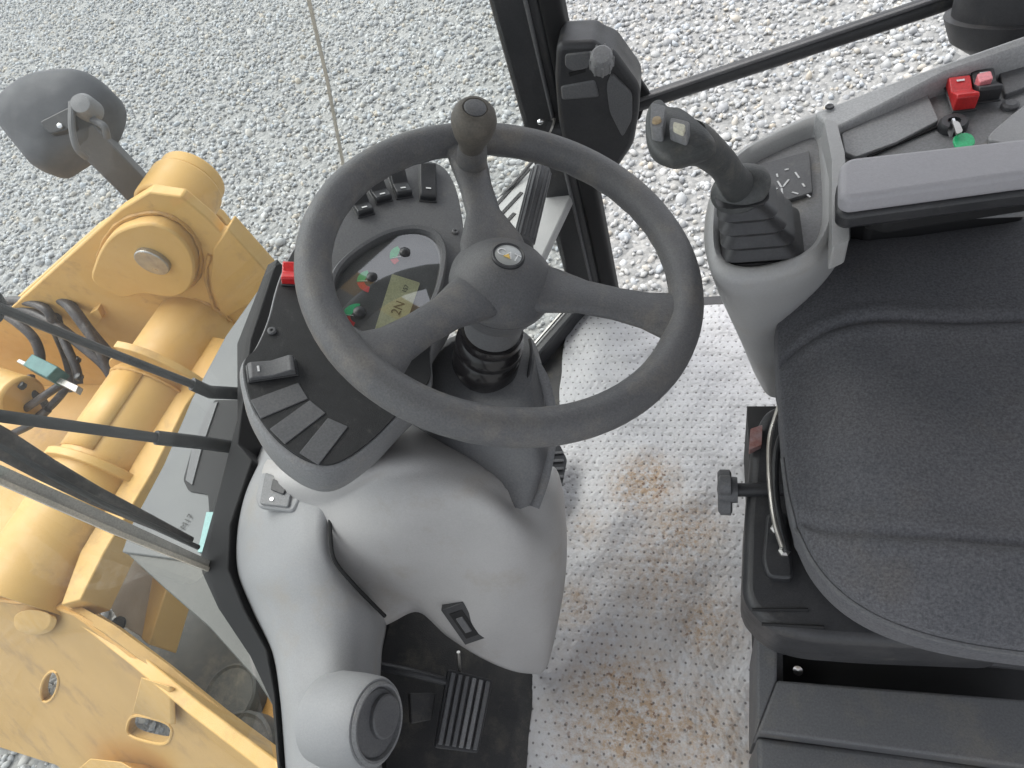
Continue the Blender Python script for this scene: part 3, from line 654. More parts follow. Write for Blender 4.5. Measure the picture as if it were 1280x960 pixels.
ob('plate', prism(roundpoly([AP(x, y) for x, y in [(672, 566), (700, 556), (709, 575), (700, 622), (668, 640)]], .004), -aN*.01), 'black', acc, bevel=.002)
for k in range(5):
    y0 = 564+k*10
    p, q = AP(676, y0+4, .0005), AP(704, y0+2, .0005); sd = nrm(np.cross(aN, q-p))*.003
    ob('tread_rib', prism([p-sd, q-sd, q+sd, p+sd], aN*.004), 'dgrey', acc, bevel=.001)

# ================================================================ FLOOR MAT
def make_mat():
    # quilted perforated sheet, X -.31..+.25, Y -.18..+.97
    A = Z(655, 962, .012); B = Z(708, 408, .012)
    nx, ny = 190, 400; y0, y1 = -.16, .985
    V = []; 
    yy = np.linspace(y0, y1, ny); uu = np.linspace(0, 1, nx)
    edge = A[0]+(B[0]-A[0])*(yy-A[1])/(B[1]-A[1])+.004*np.sin(yy*21)+.002*np.sin(yy*47+1)
    edge = edge-.02*np.exp(-((yy-.5)/.1)**2)*0
    X_ = edge[:, None]+(0.30-edge[:, None])*uu[None]; Y_ = np.repeat(yy[:, None], nx, 1)
    per = .0165
    ph = (np.floor(Y_/per) % 2)*.5
    fx = (X_/per+ph) % 1-.5; fy = (Y_/per) % 1-.5
    r = np.sqrt(fx**2+fy**2)
    H = -.0022*np.exp(-(r/.17)**2)+.0003*np.cos(2*np.pi*X_/per*1)*np.cos(2*np.pi*Y_/per)
    rs = np.random.default_rng(3)
    for k in range(46):
        a = rs.uniform(0, 6.28); fq = rs.uniform(18, 120); H += .0022/(1+fq/60)*np.sin(fq*(X_*math.cos(a)+Y_*math.sin(a))+rs.uniform(0, 6.28))*.35
    H += .002*np.exp(-((Y_-.86)/.1)**2)*np.sin(Y_*95+2*np.sin(X_*24))*1.0
    Z_ = .010+H
    V = np.stack([X_, Y_, Z_], 2).reshape(-1, 3)
    i = np.arange(ny-1)[:, None]*nx+np.arange(nx-1)[None]
    Fq = np.stack([i, i+1, i+nx+1, i+nx], 2).reshape(-1, 4)
    me = bpy.data.meshes.new('floor_mat'); me.from_pydata(V.tolist(), [], Fq.tolist())
    m = bpy.data.materials.new('mat_vinyl'); m.use_nodes = True; t = m.node_tree; b = t.nodes['Principled BSDF']; b.inputs['Roughness'].default_value = .42
    tc = N(t, 'ShaderNodeTexCoord'); sp = N(t, 'ShaderNodeSeparateXYZ'); t.links.new(tc.outputs['Object'], sp.inputs[0])
    def mth(op, a, b_=None, c_=None):
        n = N(t, 'ShaderNodeMath', operation=op)
        for k, q in enumerate((a, b_, c_)):
            if q is None: continue
            if isinstance(q, (int, float)): n.inputs[k].default_value = q
            else: t.links.new(q, n.inputs[k])
        return n.outputs[0]
    X0 = mth('DIVIDE', sp.outputs[0], per); Y0 = mth('DIVIDE', sp.outputs[1], per)
    par = mth('MULTIPLY', mth('FLOORED_MODULO', mth('FLOOR', Y0), 2.0), .5)
    gx = mth('SUBTRACT', mth('FLOORED_MODULO', mth('ADD', X0, par), 1.0), .5); gy = mth('SUBTRACT', mth('FLOORED_MODULO', Y0, 1.0), .5)
    d = mth('SQRT', mth('ADD', mth('MULTIPLY', gx, gx), mth('MULTIPLY', gy, gy)))
    hole = N(t, 'ShaderNodeMapRange'); t.links.new(d, hole.inputs[0]); hole.inputs[1].default_value = .08; hole.inputs[2].default_value = .15; hole.inputs[3].default_value = 1; hole.inputs[4].default_value = 0
    base = N(t, 'ShaderNodeMix', data_type='RGBA'); base.inputs[6].default_value = (.47, .47, .49, 1); base.inputs[7].default_value = (.6, .6, .61, 1)
    nz = N(t, 'ShaderNodeTexNoise', Scale=7.0, Detail=6.0); t.links.new(tc.outputs['Object'], nz.inputs['Vector']); t.links.new(nz.outputs[0], base.inputs[0])
    out_ = base.outputs[2]
    # dirt and rust where feet rest
    stains = [((805, 605), .05, 1.), ((855, 665), .055, .8), ((720, 755), .035, .6), ((785, 900), .085, 1.), ((880, 780), .05, .7), ((870, 920), .07, .7), ((830, 720), .08, .55), ((735, 660), .035, .4), ((760, 820), .06, .35)]
    tot = None
    for (px, py), rd, am in stains:
        p = Z(px, py, .01)
        vs = N(t, 'ShaderNodeVectorMath', operation='DISTANCE'); t.links.new(tc.outputs['Object'], vs.inputs[0]); vs.inputs[1].default_value = tuple(p)
        mr = N(t, 'ShaderNodeMapRange'); mr.interpolation_type = 'SMOOTHSTEP'; t.links.new(vs.outputs['Value'], mr.inputs[0]); mr.inputs[1].default_value = 0; mr.inputs[2].default_value = rd*2.1; mr.inputs[3].default_value = am; mr.inputs[4].default_value = 0
        tot = mr.outputs[0] if tot is None else mth('MAXIMUM', tot, mr.outputs[0])
    n2 = N(t, 'ShaderNodeTexNoise', Scale=70.0, Detail=9.0, Roughness=.8); t.links.new(tc.outputs['Object'], n2.inputs['Vector'])
    r2 = N(t, 'ShaderNodeMapRange'); r2.inputs[1].default_value = .40; r2.inputs[2].default_value = .66; t.links.new(n2.outputs[0], r2.inputs[0])
    st_ = mth('MULTIPLY', r2.outputs[0], tot)
    m1 = N(t, 'ShaderNodeMix', data_type='RGBA'); m1.inputs[7].default_value = (.38, .24, .12, 1); t.links.new(out_, m1.inputs[6]); t.links.new(mth('MINIMUM', mth('MULTIPLY', st_, 1.6), .85), m1.inputs[0])
    n3 = N(t, 'ShaderNodeTexNoise', Scale=75.0, Detail=4.0); t.links.new(tc.outputs['Object'], n3.inputs['Vector'])
    r3 = N(t, 'ShaderNodeMapRange'); r3.inputs[1].default_value = .62; r3.inputs[2].default_value = .68; t.links.new(n3.outputs[0], r3.inputs[0])
    m2 = N(t, 'ShaderNodeMix', data_type='RGBA'); m2.inputs[7].default_value = (.15, .07, .03, 1); t.links.new(m1.outputs[2], m2.inputs[6]); t.links.new(mth('MULTIPLY', r3.outputs[0], mth('MINIMUM', mth('MULTIPLY', tot, 1.2), 1.)), m2.inputs[0])
    # noise-broken brown-grey tint, stronger towards the left door side
    n4 = N(t, 'ShaderNodeTexNoise', Scale=11.0, Detail=8.0, Roughness=.7); t.links.new(tc.outputs['Object'], n4.inputs['Vector'])
    r4 = N(t, 'ShaderNodeMapRange'); r4.inputs[1].default_value = .42; r4.inputs[2].default_value = .8; r4.inputs[4].default_value = .6; t.links.new(n4.outputs[0], r4.inputs[0])
    ytint = N(t, 'ShaderNodeMapRange'); ytint.inputs[1].default_value = .75; ytint.inputs[2].default_value = .2; t.links.new(sp.outputs[1], ytint.inputs[0])
    m3 = N(t, 'ShaderNodeMix', data_type='RGBA'); m3.inputs[7].default_value = (.4, .34, .28, 1); t.links.new(m2.outputs[2], m3.inputs[6]); t.links.new(mth('MULTIPLY', r4.outputs[0], ytint.outputs[0]), m3.inputs[0])
    m4 = N(t, 'ShaderNodeMix', data_type='RGBA'); m4.inputs[7].default_value = (.1, .09, .09, 1); t.links.new(m3.outputs[2], m4.inputs[6]); t.links.new(mth('MULTIPLY', hole.outputs[0], .8), m4.inputs[0])
    t.links.new(m4.outputs[2], b.inputs['Base Color'])
    nb_ = N(t, 'ShaderNodeTexNoise', Scale=110.0, Detail=5.0); t.links.new(tc.outputs['Object'], nb_.inputs['Vector'])
    bp = N(t, 'ShaderNodeBump', Strength=.9, Distance=.004); t.links.new(nb_.outputs[0], bp.inputs['Height']); t.links.new(bp.outputs[0], b.inputs['Normal'])
    o = link('floor_mat', me, m, None, ang=180, solid=.004)
    tag(o, 'rust stained pale grey perforated floor mat between the pedals and the seat', 'floor mat')
make_mat()

# ================================================================ SEAT
seat = thing('operator_seat', 'dark grey fabric operator seat on a black suspension base', 'seat', (.35, .4, 0))
def seat_cushion():
    zt = .565
    x0 = Z(985, 560, .54)[0]; yb = Z(1150, 812, .50)[1]; yt = Z(1150, 293, .52)[1]
    x1 = .62; cx = (x0+x1)/2; cy = (yb+yt)/2; hx = (x1-x0)/2; hy = (yt-yb)/2
    ys1 = Z(1180, 393, .575)[1]; ys2 = Z(1180, 668, .575)[1]
    def hgt(x, y, e):
        base = .030*(1-e**6)
        base += .016*math.exp(-((x-x0-.06)/.07)**2)*(1-e**6)
        for ys, sg in ((ys1, 1), (ys2, -1)):
            s = ys-sg*.03*math.exp(-((x-x0)/.03))
            base -= .0045*math.exp(-((y-s)/.0035)**2)-.0022*math.exp(-((abs(y-s)-.012)/.008)**2)
        inside = 1/(1+math.exp(-(y-ys2)/.012))*1/(1+math.exp((y-ys1)/.012))
        base -= .007*inside
        base += .0013*math.sin(x*23+y*9)+.0009*math.sin(y*31-x*12)+.0005*math.sin(x*71+y*53)
        return base
    def nexp(v): return 4.3 if v > 0 else 4.2
    nv, nu = 420, 90; V = []; L = []
    for i in range(nv+1):
        v_ = -math.cos(math.pi*i/nv); n_ = nexp(v_); xl = -(max(0, 1-abs(v_)**n_))**(1/n_)
        row = []
        for j in range(nu+1):
            t_ = (j/nu)**1.35; ux = xl+(1-xl)*t_; uxe = min(ux, .0)
            e = min(1, (abs(uxe)**n_+abs(v_)**n_)**(1/n_))
            x = cx+hx*ux; y = cy+hy*v_; V.append((x, y, zt-.028+hgt(x, y, e)))
        L.append(V[-nu-1])
    F_ = [(i*(nu+1)+j, i*(nu+1)+j+1, (i+1)*(nu+1)+j+1, (i+1)*(nu+1)+j) for i in range(nv) for j in range(nu)]
    me_b = [i*(nu+1) for i in range(nv+1)]
    outer = [np.array(p) for p in L]
    prev = me_b
    def off(s, dz):
        o = []
        for p in outer:
            d = np.array([min(0, p[0]-cx), p[1]-cy]); o.append(np.array([p[0]+d[0]*s, p[1]+d[1]*s, p[2]+dz]))
        return o
    for s_, dz in ((.004, -.003), (.008, -.012), (.008, -.035), (.0, -.065), (-.04, -.085)):
        st_ = len(V); V += [tuple(p) for p in off(s_, dz)]; cur = list(range(st_, st_+nv+1))
        F_ += [(prev[i], prev[i+1], cur[i+1], cur[i]) for i in range(nv)]; prev = cur
    ob('cushion', (V, F_), 'fabric', seat, ang=180)
    pp = off(.011, -.012); k0, k1 = int(nv*.02), int(nv*.42)
    ob('piping', tube(pp[k0:k1:2], .003, 8), 'dgrey', seat)
seat_cushion()
# backrest further back, behind the frame edge
bk = []
for z_, xo, hw in ((.60, .60, .2), (.75, .64, .225), (.95, .68, .22), (1.15, .72, .19)):
    bk.append([np.array([xo+dx, .36+sy*hw, z_]) for dx, sy in ((0, -.9), (-.04, -1), (-.02, -.5), (-.01, 0), (-.02, .5), (-.04, 1), (0, .9), (.09, .8), (.1, 0), (.09, -.8))])
ob('backrest', rings(bk), 'fabric', seat, ang=180, sub=2)
# suspension body
sb = [(940, 545), (958, 508), (1000, 500), (1290, 500), (1290, 812), (1100, 806), (1010, 800), (962, 786), (934, 756), (928, 738), (931, 640)]
ob('suspension_cover', prism(roundpoly([Z(x, y, .44) for x, y in sb], .02), (0, 0, -.1)), 'black', seat, bevel=.015, segs=4)
for a_, b_ in (((940, 762), (1010, 762)), ((952, 780), (1030, 784))):
    p, q = Z(*a_, .441), Z(*b_, .441)
    ob('cover_groove', tube([p, q], .0018, 6), 'matte', seat)
ob('side_plate', prism(roundpoly([Z(x, y, .452) for x, y in [(958, 640), (985, 640), (992, 724), (960, 722), (953, 700)]], .008), (0, 0, -.014)), 'black', seat, bevel=.003)
ob('label', prism(roundpoly([Z(x, y, .449) for x, y in [(938, 536), (953, 531), (952, 556), (936, 562)]], .002), (0, 0, -.012)), material('faded_label', (.4, .3, .3), .5, (.3, .12, .1), 60), seat)
ob('frame_rod', tube(spline([Z(983, 484, .50), Z(970, 520, .49), Z(962, 552, .485), Z(962, 600, .48), Z(968, 650, .475), Z(978, 684, .47)], 5), .003, 10), 'steel', seat)
ob('frame_rod', tube(spline([Z(990, 520, .49), Z(972, 560, .47), Z(970, 620, .465), Z(984, 690, .46)], 5), .004, 10), 'black', seat)
for px, py in ((970, 662), (980, 690)):
    ob('nut', lathe([(0, 0), (.006, 0), (.006, .004), (.003, .006), (0, .006)], Z(px, py, .452), (0, 0, 1), 6), 'steel', seat)
kx = Z(906, 612, .44); kx2 = Z(955, 611, .44)
ob('knob_shaft', tube([kx2+np.array([.02, 0, 0]), kx+np.array([.012, 0, 0])], .008, 16), 'black', seat)
kn = ob('adjustment_knob', lathe([(0, -.014), (.015, -.014), (.016, -.004), (.014, .007), (0, .009)], kx, (-1, 0, 0), 20), 'dgrey', seat)
for k in range(3):
    th = math.radians(90+120*k+8); d = np.array([0, math.cos(th), math.sin(th)])
    ob('knob_lobe', rings([[kx+np.array([-hx_, 0, 0])+d*.017+d*1.25*rr_*math.cos(t)*1.2+np.cross(d, (1, 0, 0))*1.25*rr_*math.sin(t) for t in [2*math.pi*i/20 for i in range(20)]] for hx_, rr_ in ((-.008, .006), (-.006, .009), (.005, .009), (.008, .006))]), 'dgrey', seat, ang=50)
# pedestal box with a long slot
MT['pedestal'] = material('pedestal_plastic', (.085, .087, .093), .6, (.1, .101, .106), 10, .3, 1000, dust=(.16, .145, .12), dscale=14, dlow=.5, dhigh=.9)
pd = thing('seat_pedestal', 'dark grey moulded seat pedestal with a long black slot beside the floor mat', 'pedestal', (.5, .1, 0))
x0 = Z(946, 900, .3)[0]
def zt_(px, py): return Z(px, py, .30)
for nm, q in (('front_wall', [(946, 780), (972, 800), (971, 850), (946, 915)]), ('shelf', [(946, 915), (971, 850), (1300, 876), (1300, 962)]), ('back_ledge', [(946, 780), (1300, 800), (1300, 812), (972, 800)])):
    ob(nm, prism([zt_(x, y) for x, y in q], (0, 0, -.12)), 'pedestal', pd, bevel=.0035, segs=3)
ob('front_panel', prism([Z(946, 780, .27), Z(946, 915, .27), Z(946, 915, .27)+np.array([.03, 0, 0]), Z(946, 780, .27)+np.array([.03, 0, 0])], (0, 0, -.27)), 'pedestal', pd)
ob('lower_step', prism([Z(x, y, .262) for x, y in [(946, 921), (1150, 945), (1230, 957), (1300, 1010), (1300, 1080), (948, 1080)]], (0, 0, -.26)), 'pedestal', pd, bevel=.006, segs=3)
ob('slot_floor', prism([Z(x, y, .22) for x, y in [(950, 770), (1310, 790), (1310, 900), (950, 870)]], (0, 0, -.01)), 'matte', pd)
ob('slot_rail', tube([Z(978, 806, .30), Z(1300, 835, .30)], .004, 8), 'black', pd)
ob('screw', lathe([(0, 0), (.006, 0), (.006, .003), (0, .004)], Z(997, 838, .24), (0, -.4, 1), 12), 'chrome', pd)
ob('floor_block', prism([(x0+.012, .05, .2), (1.1, .05, .2), (1.1, .6, .2), (x0+.012, .6, .2)], (0, 0, -.19)), 'matte', pd)

# ================================================================ RIGHT CONSOLE
con = thing('side_console', 'light grey right hand console carrying the joystick, switches and ignition', 'console', (.15, .6, 0))
Cz = .66
def K(px, py, z=Cz): return Z(px, py, z)
# pod walls: lofted from the top rim to the narrow foot
rim = [(893, 222), (922, 188), (962, 165), (1018, 140), (1036, 142), (1042, 180), (1046, 230), (1045, 275), (1030, 312), (1005, 332), (960, 346), (925, 350), (896, 342), (884, 318), (884, 270)]
mid_ = [(888, 245), (918, 205), (960, 185), (1020, 170), (1050, 190), (1062, 230), (1064, 270), (1060, 300), (1046, 334), (1016, 368), (975, 392), (940, 402), (912, 390), (892, 350), (880, 300)]
foot = [(935, 440), (950, 425), (970, 415), (1000, 410), (1030, 410), (1060, 420), (1075, 440), (1075, 470), (1060, 495), (1030, 500), (1000, 500), (975, 498), (960, 494), (950, 480), (940, 460)]
zr = [.665]*15
r0_ = closed_spline([Z(x, y, .665) for x, y in rim], 4); r1_ = closed_spline([Z(x, y, .56) for x, y in mid_], 4); r2_ = closed_spline([Z(x, y, .25) for x, y in foot], 4)
rc_ = sum(r0_)/len(r0_)
def rs_(s, dz): return [rc_+(p-rc_)*s+np.array([0, 0, dz]) for p in r0_]
ob('pod', rings([rs_(.76, -.05), rs_(.79, -.014), rs_(.83, -.002), rs_(.90, .003), rs_(.97, .0), rs_(1.0, -.008), [a*.55+b_*.45+np.array([0, 0, .0]) for a, b_ in zip(rs_(1.0, -.008), r1_)], r1_, [a*.6+b_*.4 for a, b_ in zip(r1_, r2_)], r2_]), 'lgrey2', con, ang=60)
ob('shift_panel', prism([p+np.array([0, 0, -.012]) for p in rs_(.80, -.002)], (0, 0, -.01)), 'mgrey', con)
ip = [K(x, y, .656) for x, y in [(940, 208), (1012, 188), (1016, 240), (965, 256)]]
ob('pattern_plate', prism(roundpoly(ip, .003), (0, 0, -.006)), 'dgrey', con, bevel=.0008)
def sticker_line(a_, b_, wd=.0011, mat='white', par=con, z=.6568):
    p, q = K(*a_, z), K(*b_, z); s = nrm(np.cross((0, 0, 1), q-p))*wd
    ob('shift_marking', prism([p-s, q-s, q+s, p+s], (0, 0, -.0006)), mat, par)
for a_, b_ in (((972, 226), (977, 234)), ((986, 224), (979, 233)), ((977, 235), (978, 243)), ((965, 238), (972, 235)), ((1003, 229), (1006, 233)), ((1009, 243), (1013, 246)), ((981, 212), (986, 211)), ((971, 217), (972, 221)), ((990, 240), (998, 242)), ((994, 215), (999, 222))):
    sticker_line(a_, b_, .0009)
# rear part of the console: outer wall + sunken switch deck
wall_o = [K(1018, 140, .68), K(1100, 108, .69), K(1180, 78, .70), K(1300, 36, .71)]
wall_i = [K(1042, 162, .685), K(1110, 128, .69), K(1180, 93, .695), K(1300, 54, .70)]
rr = [[o_, i_, i_+np.array([.0, -.003, -.03]), o_+np.array([0, .01, -.40])] for o_, i_ in zip(wall_o, wall_i)]
ob('outer_wall', rings(rr), material('console_rim_grey', (.36, .365, .37), .5, (.42, .42, .42), 5, .3, 900), con, bevel=.004, segs=3)
dk = [K(x, y, .672) for x, y in [(1040, 162), (1110, 126), (1180, 100), (1310, 60), (1330, 250), (1060, 262), (1046, 240)]]
ob('switch_deck', prism(dk, (0, 0, -.02)), 'mgrey', con, bevel=.002)
ob('cover_plate', prism(roundpoly([K(x, y, .678) for x, y in [(1052, 166), (1120, 133), (1158, 114), (1174, 150), (1120, 178), (1070, 196), (1056, 190)]], .003), (0, 0, -.006)), material('cover_grey', (.26, .265, .27), .5, (.28, .28, .285), 10, .3, 900), con, bevel=.001)
ob('side_body', prism([K(x, y, .60) for x, y in [(1046, 240), (1300, 200), (1300, 232), (1090, 268)]], (0, 0, -.4)), 'matte', con, bevel=.005)
ob('divider', prism(roundpoly([K(x, y, .69) for x, y in [(1030, 148), (1046, 152), (1056, 190), (1062, 300), (1040, 310), (1040, 200)]], .004), (0, 0, -.03)), 'lgrey2', con, bevel=.003)
up = np.array([0, 0, 1.])
def krock(q, mat, **kw):
    a, b_ = K(*q[0], .678), K(*q[1], .678)
    return rocker((a+b_)/2, b_-a, up, L=np.linalg.norm(b_-a)*.8, parent=con, **kw, mat=mat)
rs1 = krock(((1193, 103), (1206, 143)), 'red', W=.02, H=.016, sym=True, tilt=1)
rs2 = krock(((1222, 93), (1235, 131)), 'black', W=.021, H=.014, sym=True, tilt=1)
ob('rocker_cap', prism(roundpoly([K(x, y, .696) for x, y in [(1221, 92), (1239, 88), (1242, 98), (1225, 103)]], .003), (0, 0, -.012)), 'pink', rs2, bevel=.001)
ob('switch_blank', prism(roundpoly([K(x, y, .678) for x, y in [(1249, 90), (1284, 78), (1290, 106), (1257, 118)]], .003), (0, 0, -.008)), 'dgrey', con, bevel=.001)
ob('screw', lathe([(0, 0), (.008, 0), (.008, .003), (.005, .005), (0, .004)], K(1262, 133, .673), up, 18), 'dgrey', con)
ob('screw', lathe([(0, 0), (.005, 0), (.004, .002), (0, .001)], K(1037, 134, .685), up, 14), 'black', con)
ob('side_tray', prism(closed_spline([K(x, y, .678) for x, y in [(1238, 176), (1256, 150), (1300, 122), (1330, 150), (1320, 180)]], 4), (0, 0, -.006)), 'lgrey', con, bevel=.002)
ob('groove', tube([K(1085, 196, .674), K(1175, 157, .674)], .0015, 6), 'matte', con)
ob('ignition_lock', lathe([(0, 0), (.0135, 0), (.0135, .006), (.0115, .009), (.006, .009), (.006, .006), (0, .006)], K(1190, 160, .673), up, 28), 'black', con)
key = thing('ignition_key', 'silver ignition key with a bright green plastic tag in the console lock', 'key', K(1192, 158, .66))
ob('blade', boxm(K(1190, 160, .690), (.0022, .009, .016)), 'chrome', key)
ob('bow', prism(roundpoly([K(x, y, .702) for x, y in [(1190, 150), (1199, 152), (1204, 164), (1196, 168)]], .003), (0, 0, -.0022)), 'steel', key)
ob('key_ring', tube([K(1196+9*math.cos(t), 167+7*math.sin(t), .672) for t in [2*math.pi*i/18 for i in range(19)]], .0011, 6), 'chrome', key)
ob('tag', prism(closed_spline([K(x, y, .696) for x, y in [(1192, 172), (1203, 166), (1215, 168), (1219, 178), (1210, 186), (1196, 184)]], 4), (0, 0, -.003)), 'green', key, bevel=.0008)
ob('cable_clip', prism(closed_spline([K(x, y, .42) for x, y in [(1096, 308), (1104, 300), (1112, 303), (1122, 298), (1130, 303), (1128, 320), (1100, 324)]], 3), (0, 0, -.02)), material('tan_foam', (.4, .28, .15), .8, (.5, .38, .24), 60), con, bevel=.003)

# ---- joystick
MT['joy'] = material('joystick_plastic', (.05, .053, .054), .5, (.07, .073, .073), 14, .3, 800, dust=(.17, .16, .14), dscale=40, dlow=.5, dhigh=.9)
js = thing('joystick', 'black hydraulic control lever with thumb buttons and a ribbed rubber boot', 'joystick', K(955, 310, .64))
def jring(px, py, z, hw, hd, rad, dx=0):
    c = K(px, py, z); ex = np.array([1, .0, 0]); ey = np.array([0, 1, 0.]); 
    pts = roundpoly([c+ex*sx*hw+ey*sy*hd for sx, sy in ((-1, -1), (1, -1), (1, 1), (-1, 1))], rad, 6)
    return pts
jr_ = []
nl = 5
for k in range(nl*4+1):
    t_ = k/(nl*4); px = 957+(927-957)*t_; py = 306+(238-306)*t_; z_ = .645+(.735-.645)*t_
    wob = (.5+.5*math.cos(2*math.pi*(k/4)))
    hw = .043+(.024-.043)*t_; jr_.append(jring(px, py, z_, hw-.0065*(1-wob), hw*.98-.0065*(1-wob), .014))
ob('boot', rings(jr_), material('boot_rubber', (.028, .028, .03), .33, (.045, .045, .047), 40), js, ang=32)
p0 = K(926, 237, .735); p1 = K(903, 205, .79); p2 = K(880, 185, .825); p3 = K(850, 172, .85)
ob('collar', lathe([(0, -.004), (.026, -.003), (.028, .003), (.024, .009), (.016, .013), (0, .013)], p0, nrm(p1-p0), 32, .85), 'joy', js)
sp_ = spline([p0, K(914, 222, .765), p1, p2, K(862, 178, .842)], 4)
ob('grip', tube(sp_, [.0148-.003*math.sin(math.pi*min(1, i/(len(sp_)-1)*1.1)) for i in range(len(sp_))], 20, 1.15), 'joy', js)
# head: flattened ergonomic block
hp = closed_spline([K(x, y, .862) for x, y in [(812, 128), (823, 122), (834, 132), (850, 134), (866, 144), (888, 164), (896, 180), (876, 190), (858, 196), (836, 200), (815, 190), (806, 168), (806, 145)]], 4)
hc = sum(hp)/len(hp)
ob('head', rings([[hc+(p-hc)*.6+np.array([.004, .012, -.026]) for p in hp], [hc+(p-hc)*.86+np.array([.002, .008, -.019]) for p in hp], [hc+(p-hc)*.98+np.array([0, 0.002, -.009]) for p in hp], [hc+(p-hc)*.96+np.array([0, 0, -.001]) for p in hp], [hc+(p-hc)*.85+np.array([0, 0, .002]) for p in hp]]), 'joy', js, ang=60)
for q, h_, mt_ in (([(814, 128), (832, 132), (828, 160), (813, 158)], .012, 'mgrey'), ([(838, 146), (863, 152), (858, 168), (836, 160)], .010, 'mgrey')):
    ob('thumb_switch', prism(roundpoly([K(x, y, .864+h_) for x, y in q], .003), (0, 0, -h_-.004)), mt_, js, bevel=.002)
ob('button', lathe([(0, 0), (.0035, 0), (.003, .0025), (0, .003)], K(821, 152, .876), up, 14), material('tan_button', (.4, .3, .18), .5), js)
ob('button', prism(roundpoly([K(x, y, .878) for x, y in [(842, 152), (857, 156), (854, 165), (841, 159)]], .002), (0, 0, -.004)), material('ivory_button', (.6, .57, .45), .5), js, bevel=.0008)

# ---- armrest
ar = thing('armrest', 'flat grey padded armrest with a black underside above the right side of the seat', 'armrest', K(1170, 220, .6))
AZ = .735
top = [Z(x, y, AZ) for x, y in [(1050, 205), (1062, 196), (1290, 170), (1420, 155), (1420, 205), (1290, 216), (1062, 248), (1050, 243)]]
ob('pad', prism(roundpoly(top, .012), (0, 0, -.02)), material('armrest_vinyl', (.37, .362, .385), .6, (.39, .383, .403), 8, .35, 700, grain=.04), ar, bevel=.006, segs=4)
ob('underside', prism(roundpoly([p+np.array([.0, .0, -.021]) for p in top], .012), (0, 0, -.017)), 'black', ar, bevel=.004)
ob('bracket', prism([Z(x, y, .69) for x, y in [(1080, 258), (1140, 258), (1420, 200), (1420, 226), (1110, 276), (1084, 270)]], (0, 0, -.018)), 'matte', ar, bevel=.004)

# ================================================================ COWL OUTSIDE THE WINDSCREEN
ec = thing('scuttle_panel', 'light grey scuttle panel with a dark notch outside the foot of the windscreen', 'body panel', Z(230, 600, .3))
SZ = .30
ob('panel', prism([Z(x, y, SZ-.006) for x, y in [(152, 686), (205, 735), (262, 785), (320, 850), (352, 900), (352, 800), (300, 740), (262, 700)]], (0, 0, -.02)), material('pane_reflection', (.055, .06, .055), .4, (.085, .085, .075), 8), ec, bevel=.002)  # dark greenish sheet stands in for a reflection in the corner glass
po = [(352, 332), (335, 345), (282, 420), (240, 498), (205, 580), (165, 655), (152, 690), (262, 705), (292, 590), (310, 470), (345, 390)]
ob('panel', prism([Z(x, y, SZ) for x, y in po], (0, 0, -.02)), material('scuttle_grey', (.1, .106, .11), .45, (.125, .13, .13), 8, .1, 300), ec, bevel=.002)
no = [(268, 500), (300, 500), (300, 590), (275, 650), (262, 645), (260, 618), (236, 614), (229, 600), (240, 560)]
ob('notch', prism(roundpoly([Z(x, y, SZ+.003) for x, y in no], .006), (0, 0, -.02)), 'matte', ec)
ob('notch_lip', prism([Z(x, y, SZ+.006) for x, y in [(232, 600), (240, 560), (262, 505), (272, 502), (252, 560), (240, 606)]], (0, 0, -.02)), 'dgrey', ec)
ob('teal_reflection', prism([Z(x, y, SZ+.006) for x, y in [(258, 640), (272, 640), (255, 690), (247, 690)]], (0, 0, -.02)), material('pale_teal', (.2, .38, .37), .4), ec)  # teal patch painted in place of a reflection on the windscreen
tdir = nrm(Z(238, 646, SZ)-Z(226, 664, SZ)); text('sticker_text', 'TM17', .016, Z(231, 655, SZ+.003), tdir, np.cross((0, 0, 1), tdir), 'ink', ec)

# ---- wipers
wp = thing('windscreen_wiper', 'black parallel arm windscreen wiper with a long dusty blade outside the glass', 'wiper', Xp(300, 520, -.8))
def onw(px, py, x=-.80): return Xp(px, py, x)
ob('arm', tube([onw(-60, 362, -.83), onw(0, 385, -.815), onw(120, 434, -.805), onw(245, 482, -.80)], .0065, 10), 'black', wp)
ob('arm', tube([onw(-80, 508, -.83), onw(0, 520, -.815), onw(100, 534, -.805), onw(200, 548, -.80)], .008, 10, .6), 'black', wp)
ob('arm_tip', tube([onw(240, 480, -.80), onw(262, 490, -.80), onw(300, 492, -.79)], .011, 12, .6), 'black', wp)
ob('arm_tip', tube([onw(195, 547, -.80), onw(250, 553, -.80), onw(312, 562, -.79)], .011, 12, .6), 'black', wp)
ob('arm_head', prism(roundpoly([onw(x, y, -.815) for x, y in [(-40, 350), (0, 362), (12, 380), (4, 404), (-40, 400)]], .006), (-.02, 0, 0)), 'black', wp, bevel=.003)
bl = [onw(-60, 522, -.815), onw(0, 553, -.81), onw(60, 588, -.805), onw(120, 620, -.80), onw(180, 648, -.795), onw(240, 676, -.785)]
ob('blade_frame', tube(bl, [.019, .018, .0155, .013, .010, .006], 12, .45), 'rubber', wp)
ob('blade_rubber', tube([p+np.array([.006, -.006, -.012]) for p in bl], .004, 8), 'black', wp)

